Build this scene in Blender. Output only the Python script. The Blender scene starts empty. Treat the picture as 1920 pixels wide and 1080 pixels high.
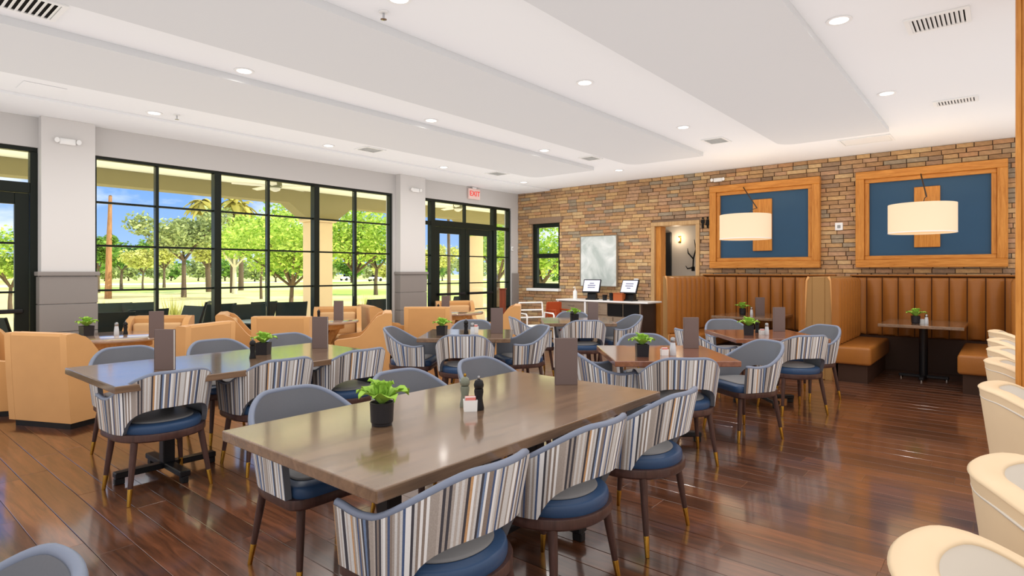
import bpy, bmesh, math, random
from mathutils import Vector, Matrix, Euler
R = math.radians
rnd = random.Random(7)
scene = bpy.context.scene
COL = scene.collection
PI = math.pi

# ------------------------------------------------------------------ camera
cam_d = bpy.data.cameras.new('camera')
cam = bpy.data.objects.new('camera', cam_d)
COL.objects.link(cam)
cam.location = (0, 0, 1.45)
cam.rotation_euler = (R(90), 0, R(40 - 90))
cam_d.sensor_width = 36
cam_d.lens = 1098 / 1920 * 36
cam_d.shift_y = -30 / 1920
cam_d.clip_start = 0.05
cam_d.clip_end = 600
scene.camera = cam

# ------------------------------------------------------------------ world, sun, exposure
world = bpy.data.worlds.new('sky')
scene.world = world
world.use_nodes = True
wn, wl = world.node_tree.nodes, world.node_tree.links
wn.clear()
w_out = wn.new('ShaderNodeOutputWorld')
w_bg = wn.new('ShaderNodeBackground')
w_tc = wn.new('ShaderNodeTexCoord')
w_sep = wn.new('ShaderNodeSeparateXYZ')
wl.new(w_tc.outputs['Generated'], w_sep.inputs[0])
w_ramp = wn.new('ShaderNodeValToRGB')
w_ramp.color_ramp.elements[0].position = 0.0
w_ramp.color_ramp.elements[0].color = (0.42, 0.60, 0.95, 1)
w_ramp.color_ramp.elements[1].position = 0.45
w_ramp.color_ramp.elements[1].color = (0.06, 0.20, 0.66, 1)
e = w_ramp.color_ramp.elements.new(0.16)
e.color = (0.14, 0.35, 0.86, 1)
wl.new(w_sep.outputs['Z'], w_ramp.inputs[0])
w_map = wn.new('ShaderNodeMapping')
w_map.inputs['Scale'].default_value = (1, 1, 2.2)
w_map.inputs['Location'].default_value = (0.35, 0.1, 0.0)
wl.new(w_tc.outputs['Generated'], w_map.inputs[0])
w_noise = wn.new('ShaderNodeTexNoise')
w_noise.inputs['Scale'].default_value = 5.0
w_noise.inputs['Detail'].default_value = 6
w_noise.inputs['Roughness'].default_value = 0.55
wl.new(w_map.outputs[0], w_noise.inputs['Vector'])
w_cr = wn.new('ShaderNodeValToRGB')
w_cr.color_ramp.elements[0].position = 0.45
w_cr.color_ramp.elements[1].position = 0.62
wl.new(w_noise.outputs['Fac'], w_cr.inputs[0])
w_mix = wn.new('ShaderNodeMixRGB')
w_mix.inputs[2].default_value = (0.95, 0.97, 1.0, 1)
wl.new(w_cr.outputs[0], w_mix.inputs[0])
wl.new(w_ramp.outputs[0], w_mix.inputs[1])
wl.new(w_mix.outputs[0], w_bg.inputs['Color'])
w_bg.inputs['Strength'].default_value = 1.25
wl.new(w_bg.outputs[0], w_out.inputs[0])

sun_d = bpy.data.lights.new('sun', 'SUN')
sun_d.energy = 5.6
sun_d.color = (1.0, 0.95, 0.84)
sun_d.angle = R(0.6)
sun = bpy.data.objects.new('sun', sun_d)
COL.objects.link(sun)
sun.rotation_euler = (R(46), 0, R(38))
sun.location = (20, -10, 30)

# soft ambient term of the renderer (even fill added to brighten the interior)
scene.cycles.use_fast_gi = True
scene.cycles.fast_gi_method = 'ADD'
world.light_settings.ao_factor = 0.70
world.light_settings.distance = 1.6
scene.cycles.max_bounces = 6
scene.cycles.diffuse_bounces = 3
scene.cycles.glossy_bounces = 3
scene.cycles.transparent_max_bounces = 12
scene.cycles.transmission_bounces = 4
scene.cycles.caustics_reflective = False
scene.cycles.caustics_refractive = False
scene.cycles.sample_clamp_indirect = 6
scene.cycles.use_denoising = True
vs = scene.view_settings
scene.display_settings.display_device = 'sRGB'
vs.view_transform = 'Standard'
vs.look = 'None'
vs.gamma = 1
vs.use_curve_mapping = False
vs.exposure = 0.0
LAMP = 1.0     # strength of the ceiling lamps

# ------------------------------------------------------------------ materials
def lin(c):
    c = c / 255
    return c / 12.92 if c <= 0.04045 else ((c + 0.055) / 1.055) ** 2.4
def S(r, g, b):
    return (lin(r), lin(g), lin(b), 1)
MATS = {}
def new_mat(name):
    m = bpy.data.materials.new(name)
    m.use_nodes = True
    n = m.node_tree.nodes
    return m, n, m.node_tree.links, n['Principled BSDF']
def mat(name, col, rough=0.6, metal=0.0, spec=0.5, noise=None, coat=0.0, bump=None, emit=None, sheen=0):
    """plain principled; noise=(scale, amount) slight colour variation, bump=(scale, strength)"""
    if name in MATS: return MATS[name]
    m, n, l, b = new_mat(name)
    b.inputs['Base Color'].default_value = col
    b.inputs['Roughness'].default_value = rough
    b.inputs['Metallic'].default_value = metal
    b.inputs['Specular IOR Level'].default_value = spec
    b.inputs['Coat Weight'].default_value = coat
    b.inputs['Coat Roughness'].default_value = 0.1
    b.inputs['Sheen Weight'].default_value = sheen
    if emit:
        b.inputs['Emission Color'].default_value = emit[0]
        b.inputs['Emission Strength'].default_value = emit[1]
    if noise or bump:
        tc = n.new('ShaderNodeTexCoord')
    if noise:
        t = n.new('ShaderNodeTexNoise')
        t.inputs['Scale'].default_value = noise[0]
        t.inputs['Detail'].default_value = 5
        l.new(tc.outputs['Object'], t.inputs['Vector'])
        mx = n.new('ShaderNodeMixRGB')
        k = noise[1]
        mx.inputs[1].default_value = tuple(min(1, c * (1 - k)) for c in col[:3]) + (1,)
        mx.inputs[2].default_value = tuple(min(1, c * (1 + k)) for c in col[:3]) + (1,)
        l.new(t.outputs['Fac'], mx.inputs[0])
        l.new(mx.outputs[0], b.inputs['Base Color'])
    if bump:
        t2 = n.new('ShaderNodeTexNoise')
        t2.inputs['Scale'].default_value = bump[0]
        t2.inputs['Detail'].default_value = 4
        l.new(tc.outputs['Object'], t2.inputs['Vector'])
        bp = n.new('ShaderNodeBump')
        bp.inputs['Strength'].default_value = bump[1]
        bp.inputs['Distance'].default_value = 0.01
        l.new(t2.outputs['Fac'], bp.inputs['Height'])
        l.new(bp.outputs[0], b.inputs['Normal'])
    MATS[name] = m
    return m
def wood(name, c1, c2, rough=0.4, scale=(1.2, 14, 14), rand=None, coat=0.0, wave=2.0, spec=0.5):
    """grain along local X; rand = 'object' or 'island' adds tone variation per piece"""
    if name in MATS: return MATS[name]
    m, n, l, b = new_mat(name)
    tc = n.new('ShaderNodeTexCoord')
    mp = n.new('ShaderNodeMapping')
    mp.inputs['Scale'].default_value = scale
    l.new(tc.outputs['Object'], mp.inputs[0])
    src = None
    if rand == 'object':
        src = n.new('ShaderNodeObjectInfo').outputs['Random']
    elif rand == 'island':
        src = n.new('ShaderNodeNewGeometry').outputs['Random Per Island']
    if src:
        mu = n.new('ShaderNodeMath'); mu.operation = 'MULTIPLY'; mu.inputs[1].default_value = 37.0
        l.new(src, mu.inputs[0])
        cx = n.new('ShaderNodeCombineXYZ')
        for k in range(3): l.new(mu.outputs[0], cx.inputs[k])
        l.new(cx.outputs[0], mp.inputs['Location'])
    t = n.new('ShaderNodeTexNoise')
    t.inputs['Scale'].default_value = wave
    t.inputs['Detail'].default_value = 8
    t.inputs['Roughness'].default_value = 0.65
    t.inputs['Distortion'].default_value = 0.6
    l.new(mp.outputs[0], t.inputs['Vector'])
    rp = n.new('ShaderNodeValToRGB')
    rp.color_ramp.elements[0].position = 0.33
    rp.color_ramp.elements[0].color = c1
    rp.color_ramp.elements[1].position = 0.68
    rp.color_ramp.elements[1].color = c2
    l.new(t.outputs['Fac'], rp.inputs[0])
    out = rp.outputs[0]
    if src:
        hs = n.new('ShaderNodeHueSaturation')
        mr = n.new('ShaderNodeMapRange')
        mr.inputs[3].default_value = 0.65
        mr.inputs[4].default_value = 1.35
        l.new(src, mr.inputs[0])
        l.new(mr.outputs[0], hs.inputs['Value'])
        l.new(out, hs.inputs['Color'])
        out = hs.outputs[0]
    l.new(out, b.inputs['Base Color'])
    b.inputs['Roughness'].default_value = rough
    b.inputs['Specular IOR Level'].default_value = spec
    b.inputs['Coat Weight'].default_value = coat
    b.inputs['Coat Roughness'].default_value = 0.10
    b.inputs['Coat IOR'].default_value = 1.9
    MATS[name] = m
    return m
def brick_mat(name, rand):
    m, n, l, b = new_mat(name)
    src = n.new('ShaderNodeObjectInfo').outputs['Random'] if rand == 'object' else n.new('ShaderNodeNewGeometry').outputs['Random Per Island']
    rp = n.new('ShaderNodeValToRGB')
    cr = rp.color_ramp
    cols = [S(172, 134, 96), S(188, 150, 106), S(180, 142, 104), S(198, 160, 112), S(168, 138, 106), S(184, 146, 114), S(156, 140, 118), S(200, 168, 124), S(182, 138, 100), S(150, 124, 100)]
    cr.interpolation = 'CONSTANT'
    cr.elements[0].position = 0; cr.elements[0].color = cols[0]
    cr.elements[1].position = 0.1; cr.elements[1].color = cols[1]
    for k in range(2, 10):
        q = cr.elements.new(k / 10); q.color = cols[k]
    l.new(src, rp.inputs[0])
    tc = n.new('ShaderNodeTexCoord')
    t = n.new('ShaderNodeTexNoise'); t.inputs['Scale'].default_value = 22; t.inputs['Detail'].default_value = 6
    l.new(tc.outputs['Object'], t.inputs['Vector'])
    mx = n.new('ShaderNodeMixRGB'); mx.blend_type = 'OVERLAY'; mx.inputs[0].default_value = 0.4
    l.new(rp.outputs[0], mx.inputs[1]); l.new(t.outputs['Fac'], mx.inputs[2])
    l.new(mx.outputs[0], b.inputs['Base Color'])
    bp = n.new('ShaderNodeBump'); bp.inputs['Strength'].default_value = 0.6; bp.inputs['Distance'].default_value = 0.01
    l.new(t.outputs['Fac'], bp.inputs['Height']); l.new(bp.outputs[0], b.inputs['Normal'])
    b.inputs['Roughness'].default_value = 0.85
    MATS[name] = m
    return m
def stripe_mat():
    m, n, l, b = new_mat('striped_fabric')
    uv = n.new('ShaderNodeUVMap')
    sp = n.new('ShaderNodeSeparateXYZ')
    l.new(uv.outputs[0], sp.inputs[0])
    def mul(src, k, op='MULTIPLY'):
        q = n.new('ShaderNodeMath'); q.operation = op; q.inputs[1].default_value = k
        l.new(src, q.inputs[0]); return q.outputs[0]
    f1 = n.new('ShaderNodeMath'); f1.operation = 'FLOOR'
    l.new(mul(sp.outputs[0], 118.0), f1.inputs[0])
    wn1 = n.new('ShaderNodeTexWhiteNoise'); wn1.noise_dimensions = '1D'
    l.new(f1.outputs[0], wn1.inputs['W'])
    rp = n.new('ShaderNodeValToRGB'); cr = rp.color_ramp; cr.interpolation = 'CONSTANT'
    cols = [(0.0, S(204, 202, 200)), (0.18, S(164, 154, 146)), (0.33, S(70, 68, 74)), (0.43, S(230, 229, 228)), (0.55, S(140, 126, 116)),
            (0.67, S(112, 130, 160)), (0.75, S(182, 172, 164)), (0.87, S(78, 94, 128)), (0.93, S(192, 150, 108)), (0.965, S(238, 238, 240))]
    cr.elements[0].position = 0; cr.elements[0].color = cols[0][1]
    cr.elements[1].position = cols[1][0]; cr.elements[1].color = cols[1][1]
    for p, c in cols[2:]:
        q = cr.elements.new(p); q.color = c
    l.new(wn1.outputs['Value'], rp.inputs[0])
    tc = n.new('ShaderNodeTexCoord')
    t = n.new('ShaderNodeTexNoise'); t.inputs['Scale'].default_value = 240
    l.new(tc.outputs['Object'], t.inputs['Vector'])
    mx = n.new('ShaderNodeMixRGB'); mx.blend_type = 'OVERLAY'; mx.inputs[0].default_value = 0.25
    l.new(rp.outputs[0], mx.inputs[1]); l.new(t.outputs['Fac'], mx.inputs[2])
    l.new(mx.outputs[0], b.inputs['Base Color'])
    b.inputs['Roughness'].default_value = 0.7
    b.inputs['Specular IOR Level'].default_value = 0.3
    MATS['striped_fabric'] = m
    return m
def glass_mat(name='glass_pane', tint=(0.97, 0.99, 0.98, 1), refl=0.06):
    if name in MATS: return MATS[name]
    m, n, l, b = new_mat(name)
    n.remove(b)
    o = n['Material Output']
    tr = n.new('ShaderNodeBsdfTransparent'); tr.inputs[0].default_value = tint
    gl = n.new('ShaderNodeBsdfGlossy'); gl.inputs['Roughness'].default_value = 0.02
    fr = n.new('ShaderNodeFresnel'); fr.inputs[0].default_value = 1.3
    mu = n.new('ShaderNodeMath'); mu.operation = 'MULTIPLY'; mu.inputs[1].default_value = 0.6
    l.new(fr.outputs[0], mu.inputs[0])
    mx = n.new('ShaderNodeMixShader')
    l.new(mu.outputs[0], mx.inputs[0]); l.new(tr.outputs[0], mx.inputs[1]); l.new(gl.outputs[0], mx.inputs[2])
    l.new(mx.outputs[0], o.inputs[0])
    MATS[name] = m
    return m
def glow_mat(name, col, strength, base=None):
    if name in MATS: return MATS[name]
    m, n, l, b = new_mat(name)
    b.inputs['Base Color'].default_value = base or col
    b.inputs['Roughness'].default_value = 0.7
    b.inputs['Emission Color'].default_value = col
    b.inputs['Emission Strength'].default_value = strength
    MATS[name] = m
    return m
def leaf_mat(name, c1, c2, trans=0.3):
    m, n, l, b = new_mat(name)
    g = n.new('ShaderNodeNewGeometry')
    mx = n.new('ShaderNodeMixRGB')
    mx.inputs[1].default_value = c1; mx.inputs[2].default_value = c2
    l.new(g.outputs['Random Per Island'], mx.inputs[0])
    l.new(mx.outputs[0], b.inputs['Base Color'])
    b.inputs['Roughness'].default_value = 0.6
    b.inputs['Specular IOR Level'].default_value = 0.2
    tl = n.new('ShaderNodeBsdfTranslucent')
    l.new(mx.outputs[0], tl.inputs[0])
    ms = n.new('ShaderNodeMixShader'); ms.inputs[0].default_value = trans
    l.new(b.outputs[0], ms.inputs[1]); l.new(tl.outputs[0], ms.inputs[2])
    l.new(ms.outputs[0], n['Material Output'].inputs[0])
    MATS[name] = m
    return m
def ground_mat():
    m, n, l, b = new_mat('lawn')
    tc = n.new('ShaderNodeTexCoord')
    t = n.new('ShaderNodeTexNoise'); t.inputs['Scale'].default_value = 0.09; t.inputs['Detail'].default_value = 6
    l.new(tc.outputs['Object'], t.inputs['Vector'])
    rp = n.new('ShaderNodeValToRGB')
    rp.color_ramp.elements[0].position = 0.36; rp.color_ramp.elements[0].color = S(164, 192, 88)
    rp.color_ramp.elements[1].position = 0.62; rp.color_ramp.elements[1].color = S(226, 224, 150)
    l.new(t.outputs['Fac'], rp.inputs[0])
    t2 = n.new('ShaderNodeTexNoise'); t2.inputs['Scale'].default_value = 3.0; t2.inputs['Detail'].default_value = 6
    l.new(tc.outputs['Object'], t2.inputs['Vector'])
    mx = n.new('ShaderNodeMixRGB'); mx.blend_type = 'OVERLAY'; mx.inputs[0].default_value = 0.35
    l.new(rp.outputs[0], mx.inputs[1]); l.new(t2.outputs['Fac'], mx.inputs[2])
    l.new(mx.outputs[0], b.inputs['Base Color'])
    b.inputs['Roughness'].default_value = 0.95; b.inputs['Specular IOR Level'].default_value = 0.1
    MATS['lawn'] = m
    return m

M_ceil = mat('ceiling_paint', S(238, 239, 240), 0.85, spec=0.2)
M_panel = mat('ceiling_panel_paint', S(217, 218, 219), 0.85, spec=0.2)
M_wall = mat('wall_paint', S(200, 197, 194), 0.8, spec=0.25)
M_pier = mat('pier_paint', S(212, 209, 206), 0.8, spec=0.25)
M_wains = mat('wainscot_paint', S(140, 134, 130), 0.55)
M_frame = mat('window_metal', S(18, 26, 20), 0.4, spec=0.4)
M_glass = glass_mat()
M_floor = wood('floor_plank_wood', S(64, 37, 23), S(120, 72, 46), rough=0.3, scale=(1.4, 16, 16), rand='object', coat=0.95, wave=1.6)
M_floor_s = wood('floor_plank_wood_far', S(64, 37, 23), S(120, 72, 46), rough=0.3, scale=(16, 1.4, 16), rand='island', coat=0.95, wave=1.6)
M_sub = mat('floor_gap', S(40, 22, 15), 0.6)
M_brick = brick_mat('brick_face', 'object')
M_brick_s = brick_mat('brick_face_far', 'island')
M_mortar = mat('mortar', S(142, 118, 98), 0.95, noise=(30, 0.2))
M_oak = wood('honey_oak', S(176, 108, 40), S(212, 146, 70), rough=0.38, scale=(1.5, 18, 18), wave=2.2)
M_oak_v = wood('honey_oak_upright', S(176, 108, 40), S(212, 146, 70), rough=0.38, scale=(18, 18, 1.5), wave=2.2)
M_blue = mat('blue_panel', S(44, 78, 106), 0.55, noise=(2.0, 0.08))
M_leather = mat('cognac_leather', S(150, 94, 42), 0.28, noise=(9, 0.10), bump=(60, 0.08), spec=0.5)
M_leather_d = mat('cognac_leather_seam', S(72, 38, 16), 0.5)
M_table = wood('walnut_top', S(102, 78, 58), S(138, 108, 82), rough=0.24, scale=(1.0, 10, 10), wave=1.8, coat=0.8)
M_table_r = wood('red_walnut_top', S(112, 66, 46), S(146, 92, 66), rough=0.24, scale=(1.0, 10, 10), wave=1.8, coat=0.8)
M_edge = mat('table_edge', S(92, 66, 54), 0.4)
M_black = mat('black_metal', S(20, 21, 24), 0.4, spec=0.5)
M_walnut = wood('chair_walnut', S(58, 40, 36), S(86, 60, 54), rough=0.35, scale=(20, 20, 2), wave=2)
M_brass = mat('brass', S(206, 160, 70), 0.25, metal=1.0)
M_chrome = mat('brushed_steel', S(190, 192, 196), 0.25, metal=1.0)
M_stripe = stripe_mat()
M_vinyl = mat('slate_vinyl', S(106, 108, 114), 0.36, spec=0.5, bump=(90, 0.05))
M_seat = mat('navy_vinyl', S(48, 72, 104), 0.32, spec=0.5, bump=(90, 0.05))
M_seatp = mat('seat_reflection_grey', S(126, 124, 124), 0.42, spec=0.5)  # grey colours in the sky reflected on the navy seat
M_pipe = mat('slate_piping', S(120, 128, 146), 0.4)
M_tan = mat('tan_suede', S(206, 154, 98), 0.85, noise=(5, 0.07), spec=0.15, sheen=0.2)
M_tan_l = mat('cream_lining', S(214, 172, 124), 0.8, noise=(5, 0.04), spec=0.2)
M_beige = mat('beige_leather', S(226, 200, 164), 0.5, noise=(6, 0.05), spec=0.4)
M_beige_s = mat('beige_leather_pad', S(216, 206, 192), 0.45, spec=0.45)
M_lwood = wood('light_wood', S(202, 140, 78), S(226, 172, 108), rough=0.35, scale=(1.5, 14, 14), wave=2)
M_rtop = wood('pale_round_top', S(150, 118, 96), S(178, 146, 122), rough=0.2, scale=(1.0, 9, 9), wave=1.8, coat=1.0)
M_menu = mat('taupe_menu', S(110, 94, 90), 0.55)
M_menu_e = mat('menu_pages', S(206, 202, 196), 0.7)
M_pot = mat('black_pot', S(34, 34, 38), 0.35)
M_soil = mat('soil', S(50, 38, 30), 0.95)
M_leaf_p = leaf_mat('plant_leaf', S(112, 172, 50), S(184, 216, 100), 0.25)
M_white = mat('white_plastic', S(240, 240, 238), 0.45)
M_grey = mat('grey_plastic', S(150, 150, 148), 0.5)
M_lens = glow_mat('lamp_lens', (1, 0.96, 0.9, 1), 2.4)
M_shade = glow_mat('linen_shade', S(255, 222, 184), 0.42, S(206, 186, 158))
M_dark = mat('dark_void', S(14, 15, 17), 0.8)
M_conc = mat('patio_concrete', S(214, 204, 188), 0.9, noise=(3, 0.08))
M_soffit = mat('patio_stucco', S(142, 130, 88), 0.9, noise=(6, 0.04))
M_soffit_lit = mat('patio_ceiling_lit', S(255, 250, 216), 0.9)  # light bouncing up from the ground is put into this cream colour
M_post = mat('patio_column', S(222, 194, 150), 0.9, noise=(6, 0.04))
M_sling = mat('dark_sling', S(34, 46, 44), 0.7)
M_lawn = ground_mat()
M_straw = mat('dry_grass', S(222, 204, 136), 0.95, noise=(1.2, 0.2), spec=0.1)
M_path = mat('cart_path', S(232, 224, 208), 0.9)
M_bark = mat('bark', S(96, 78, 60), 0.9, noise=(8, 0.3))
M_bark_p = mat('pale_bark', S(206, 190, 164), 0.9, noise=(8, 0.2))
M_pole = wood('pole_wood', S(130, 88, 52), S(186, 136, 90), rough=0.8, scale=(14, 14, 1))
M_lf1 = leaf_mat('foliage_olive', S(120, 134, 74), S(190, 198, 130))
M_lf2 = leaf_mat('foliage_bright', S(132, 170, 52), S(212, 228, 112), 0.35)
M_lf3 = leaf_mat('foliage_yellow', S(176, 178, 80), S(222, 216, 130))
M_lf4 = leaf_mat('foliage_deep', S(72, 112, 42), S(142, 176, 74))
M_palm = leaf_mat('palm_frond', S(150, 140, 60), S(206, 190, 96))

# ------------------------------------------------------------------ mesh builder
class MB:
    def __init__(s):
        s.v = []; s.f = []; s.uv = None
    def add(s, vs, fs):
        o = len(s.v); s.v += [tuple(p) for p in vs]; s.f += [tuple(i + o for i in q) for q in fs]; return s
    def box(s, x0, x1, y0, y1, z0, z1):
        return s.add([(x0, y0, z0), (x1, y0, z0), (x1, y1, z0), (x0, y1, z0), (x0, y0, z1), (x1, y0, z1), (x1, y1, z1), (x0, y1, z1)],
                     [(0, 3, 2, 1), (4, 5, 6, 7), (0, 1, 5, 4), (1, 2, 6, 5), (2, 3, 7, 6), (3, 0, 4, 7)])
    def cbox(s, c, d):
        return s.box(c[0] - d[0] / 2, c[0] + d[0] / 2, c[1] - d[1] / 2, c[1] + d[1] / 2, c[2] - d[2] / 2, c[2] + d[2] / 2)
    def rbox(s, x0, x1, y0, y1, z0, z1, r=0.01, seg=2, M=None):
        bm = bmesh.new()
        bmesh.ops.create_cube(bm, size=1)
        for v in bm.verts:
            v.co = Vector(((x0 + x1) / 2 + v.co.x * (x1 - x0), (y0 + y1) / 2 + v.co.y * (y1 - y0), (z0 + z1) / 2 + v.co.z * (z1 - z0)))
        bmesh.ops.bevel(bm, geom=list(bm.edges), offset=r, segments=seg, affect='EDGES', profile=0.5)
        bm.verts.index_update()
        vs = [(M @ v.co if M else v.co) for v in bm.verts]
        s.add(vs, [[v.index for v in f.verts] for f in bm.faces])
        bm.free(); return s
    def tube(s, pts, rad, n=8, caps=True):
        pts = [Vector(p) for p in pts]
        if not isinstance(rad, (list, tuple)): rad = [rad] * len(pts)
        o = len(s.v); up = None
        for i, p in enumerate(pts):
            d = (pts[min(i + 1, len(pts) - 1)] - pts[max(i - 1, 0)]).normalized()
            if up is None:
                up = Vector((0, 0, 1)) if abs(d.z) < 0.9 else Vector((1, 0, 0))
            a = d.cross(up).normalized(); b2 = a.cross(d).normalized(); up = b2
            for k in range(n):
                t = 2 * PI * k / n
                s.v.append(tuple(p + (a * math.cos(t) + b2 * math.sin(t)) * rad[i]))
        for i in range(len(pts) - 1):
            for k in range(n):
                k2 = (k + 1) % n
                s.f.append((o + i * n + k, o + i * n + k2, o + (i + 1) * n + k2, o + (i + 1) * n + k))
        if caps:
            s.f.append(tuple(o + k for k in range(n))[::-1])
            s.f.append(tuple(o + (len(pts) - 1) * n + k for k in range(n)))
        return s
    def lathe(s, prof, n=20, c=(0, 0, 0), cap=True):
        o = len(s.v)
        for r, z in prof:
            for k in range(n):
                t = 2 * PI * k / n
                s.v.append((c[0] + r * math.cos(t), c[1] + r * math.sin(t), c[2] + z))
        for i in range(len(prof) - 1):
            for k in range(n):
                k2 = (k + 1) % n
                s.f.append((o + i * n + k, o + i * n + k2, o + (i + 1) * n + k2, o + (i + 1) * n + k))
        if cap:
            s.f.append(tuple(o + k for k in range(n))[::-1])
            s.f.append(tuple(o + (len(prof) - 1) * n + k for k in range(n)))
        return s
    def prism(s, poly, axis, a, b):
        """extrude a 2-d polygon along axis: x -> poly is (y,z); y -> (x,z); z -> (x,y)"""
        def P(u, v, w):
            return {'x': (w, u, v), 'y': (u, w, v), 'z': (u, v, w)}[axis]
        o = len(s.v); n = len(poly)
        s.v += [P(u, v, a) for u, v in poly] + [P(u, v, b) for u, v in poly]
        s.f.append(tuple(o + k for k in range(n))[::-1]); s.f.append(tuple(o + n + k for k in range(n)))
        for k in range(n):
            k2 = (k + 1) % n
            s.f.append((o + k, o + k2, o + n + k2, o + n + k))
        return s
    def loft(s, rings, closed=True, caps=True):
        o = len(s.v); n = len(rings[0])
        for r in rings: s.v += [tuple(p) for p in r]
        for i in range(len(rings) - 1):
            for k in range(n if closed else n - 1):
                k2 = (k + 1) % n
                s.f.append((o + i * n + k, o + i * n + k2, o + (i + 1) * n + k2, o + (i + 1) * n + k))
        if caps:
            s.f.append(tuple(o + k for k in range(n))[::-1]); s.f.append(tuple(o + (len(rings) - 1) * n + k for k in range(n)))
        return s
    def mesh(s, name, m, smooth=None, fix=True):
        me = bpy.data.meshes.new(name)
        me.from_pydata(s.v, [], s.f)
        if s.uv:
            lay = me.uv_layers.new(name='UVMap')
            for lp in me.loops: lay.data[lp.index].uv = s.uv[lp.vertex_index]
        if fix and len(s.f) < 4000:
            bm = bmesh.new(); bm.from_mesh(me)
            bmesh.ops.recalc_face_normals(bm, faces=bm.faces)
            bm.to_mesh(me); bm.free()
        me.materials.append(m)
        if smooth is not None:
            me.polygons.foreach_set('use_smooth', [True] * len(me.polygons))
            if smooth < 180: me.set_sharp_from_angle(angle=R(smooth))
        me.update()
        return me

def link(o, parent=None):
    COL.objects.link(o)
    if parent is not None: o.parent = parent
    return o
def ob(name, mb, m=None, parent=None, smooth=None, loc=None, rot=None, fix=True):
    me = mb.mesh(name, m, smooth, fix) if isinstance(mb, MB) else mb
    o = bpy.data.objects.new(name, me)
    link(o, parent)
    if loc is not None: o.location = loc
    if rot is not None: o.rotation_euler = rot
    return o
def tag(o, label=None, cat=None, group=None, kind=None):
    if label: o['label'] = label
    if cat: o['category'] = cat
    if group: o['group'] = group
    if kind: o['kind'] = kind
    return o
def thing(name, label, cat, loc=(0, 0, 0), rz=0, group=None):
    o = bpy.data.objects.new(name, None)
    o.empty_display_size = 0.1
    link(o); o.location = loc; o.rotation_euler = (0, 0, rz)
    return tag(o, label, cat, group)
def struct(name, mb, m, label=None, parent=None, smooth=None):
    o = ob(name, mb, m, parent, smooth)
    if parent is None:
        o['kind'] = 'structure'
        if label: o['label'] = label
    return o
def sroot(name, label):
    o = bpy.data.objects.new(name, None); link(o); o['kind'] = 'structure'; o['label'] = label
    return o
def kids(o): return CH.get(o.name, [])
def copy_tree(o, parent=None):
    c = o.copy(); COL.objects.link(c)
    if parent is not None: c.parent = parent
    for ch in [x for x in o.children]: copy_tree(ch, c)
    return c
class Proto:
    """first use places the original, later uses place copies"""
    def __init__(s, root): s.root = root; s.used = False
    def put(s, loc, rz, label, group=None, scale=None):
        o = copy_tree(s.root) if s.used else s.root
        s.used = True
        o.location = loc; o.rotation_euler = (0, 0, rz)
        if scale: o.scale = (scale,) * 3
        o['label'] = label
        if group: o['group'] = group
        return o

# ================================================================== STRUCTURE
XB, YW, ZC = 10.45, 8.57, 3.27
def in_view(x, y, z, mx=30):
    zz = 0.766 * x + 0.643 * y; xx = 0.643 * x - 0.766 * y
    if zz < 0.3: return False
    px = 960 + 1098 * xx / zz; py = 510 + (1.45 - z) * 1098 / zz
    return -mx < px < 1920 + mx and -mx < py < 1080 + mx

# ---- floor with planks running towards the windows
fl = struct('floor', MB().box(-4, XB + 1.2, -4, YW, -0.1, -0.008), M_sub, 'dark reddish brown hardwood plank floor')
planks = []
pw = 0.17
nrow = int((XB + 0.6) / pw) + 1
for i in range(nrow):
    x0 = -0.6 + i * pw
    if x0 + pw > XB: break
    y = -1.2 - rnd.random() * 1.3
    while y < YW:
        ln = rnd.choice([1.2, 1.5, 1.8])
        y1 = min(y + ln, YW)
        if y1 > -1.2 and y1 - y > 0.2:
            y0 = max(y, -1.2)
            vis = any(in_view(x0 + pw / 2, yy, 0) for yy in (y0, (y0 + y1) / 2, y1))
            planks.append((math.hypot(x0, (y0 + y1) / 2) if vis else 99, x0, y0, y1))
        y += ln
planks.sort()
PL = {}
far = MB()
for k, (d, x0, y0, y1) in enumerate(planks):
    L = round(y1 - y0, 3)
    if k < 300 and d < 90:
        if L not in PL:
            PL[L] = MB().rbox(-L / 2, L / 2, -pw / 2 + 0.0012, pw / 2 - 0.0012, -0.012, 0.0, 0.0018, 1).mesh('plank', M_floor)
        ob('plank', PL[L], parent=fl, loc=(x0 + pw / 2, (y0 + y1) / 2, rnd.uniform(-0.0006, 0.0)), rot=(0, 0, PI / 2))
    else:
        far.box(x0 + 0.0012, x0 + pw - 0.0012, y0 + 0.001, y1 - 0.001, -0.012, -0.0003)
far.box(-4, -0.602, -4, YW, -0.012, -0.001); far.box(-0.6, XB, -4, -1.202, -0.012, -0.001)
far.box(XB + 0.002, XB + 1.2, -4, YW, -0.012, -0.001)
o = ob('far_planks', far, M_floor_s, fl); o['kind'] = 'stuff'

# ---- ceiling, dropped panels
ce = struct('ceiling', MB().box(-4, XB + 0.3, -4, YW + 0.2, ZC, ZC + 0.3), M_ceil, 'flat white painted ceiling')
struct('trim_1', MB().box(-4, XB, 7.66, YW, ZC - 0.03, ZC - 0.0005), M_ceil, 'shallow white dropped soffit along the window wall')
def panel(y0, y1, nm, lab):
    x0, x1, r = -3.0, 8.68, 0.22
    poly = [(x0, y0), (x1, y0)]
    for k in range(7):
        a = PI / 2 * k / 6
        poly.append((x1 - r + r * math.cos(a), y1 - r + r * math.sin(a)))
    poly.append((x0, y1))
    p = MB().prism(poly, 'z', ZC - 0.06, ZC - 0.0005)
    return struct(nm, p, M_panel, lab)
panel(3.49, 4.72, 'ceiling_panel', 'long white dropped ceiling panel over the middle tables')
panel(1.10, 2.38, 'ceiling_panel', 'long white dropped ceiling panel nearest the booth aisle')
panel(5.43, 6.74, 'ceiling_panel', 'long white dropped ceiling panel nearest the windows')

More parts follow.
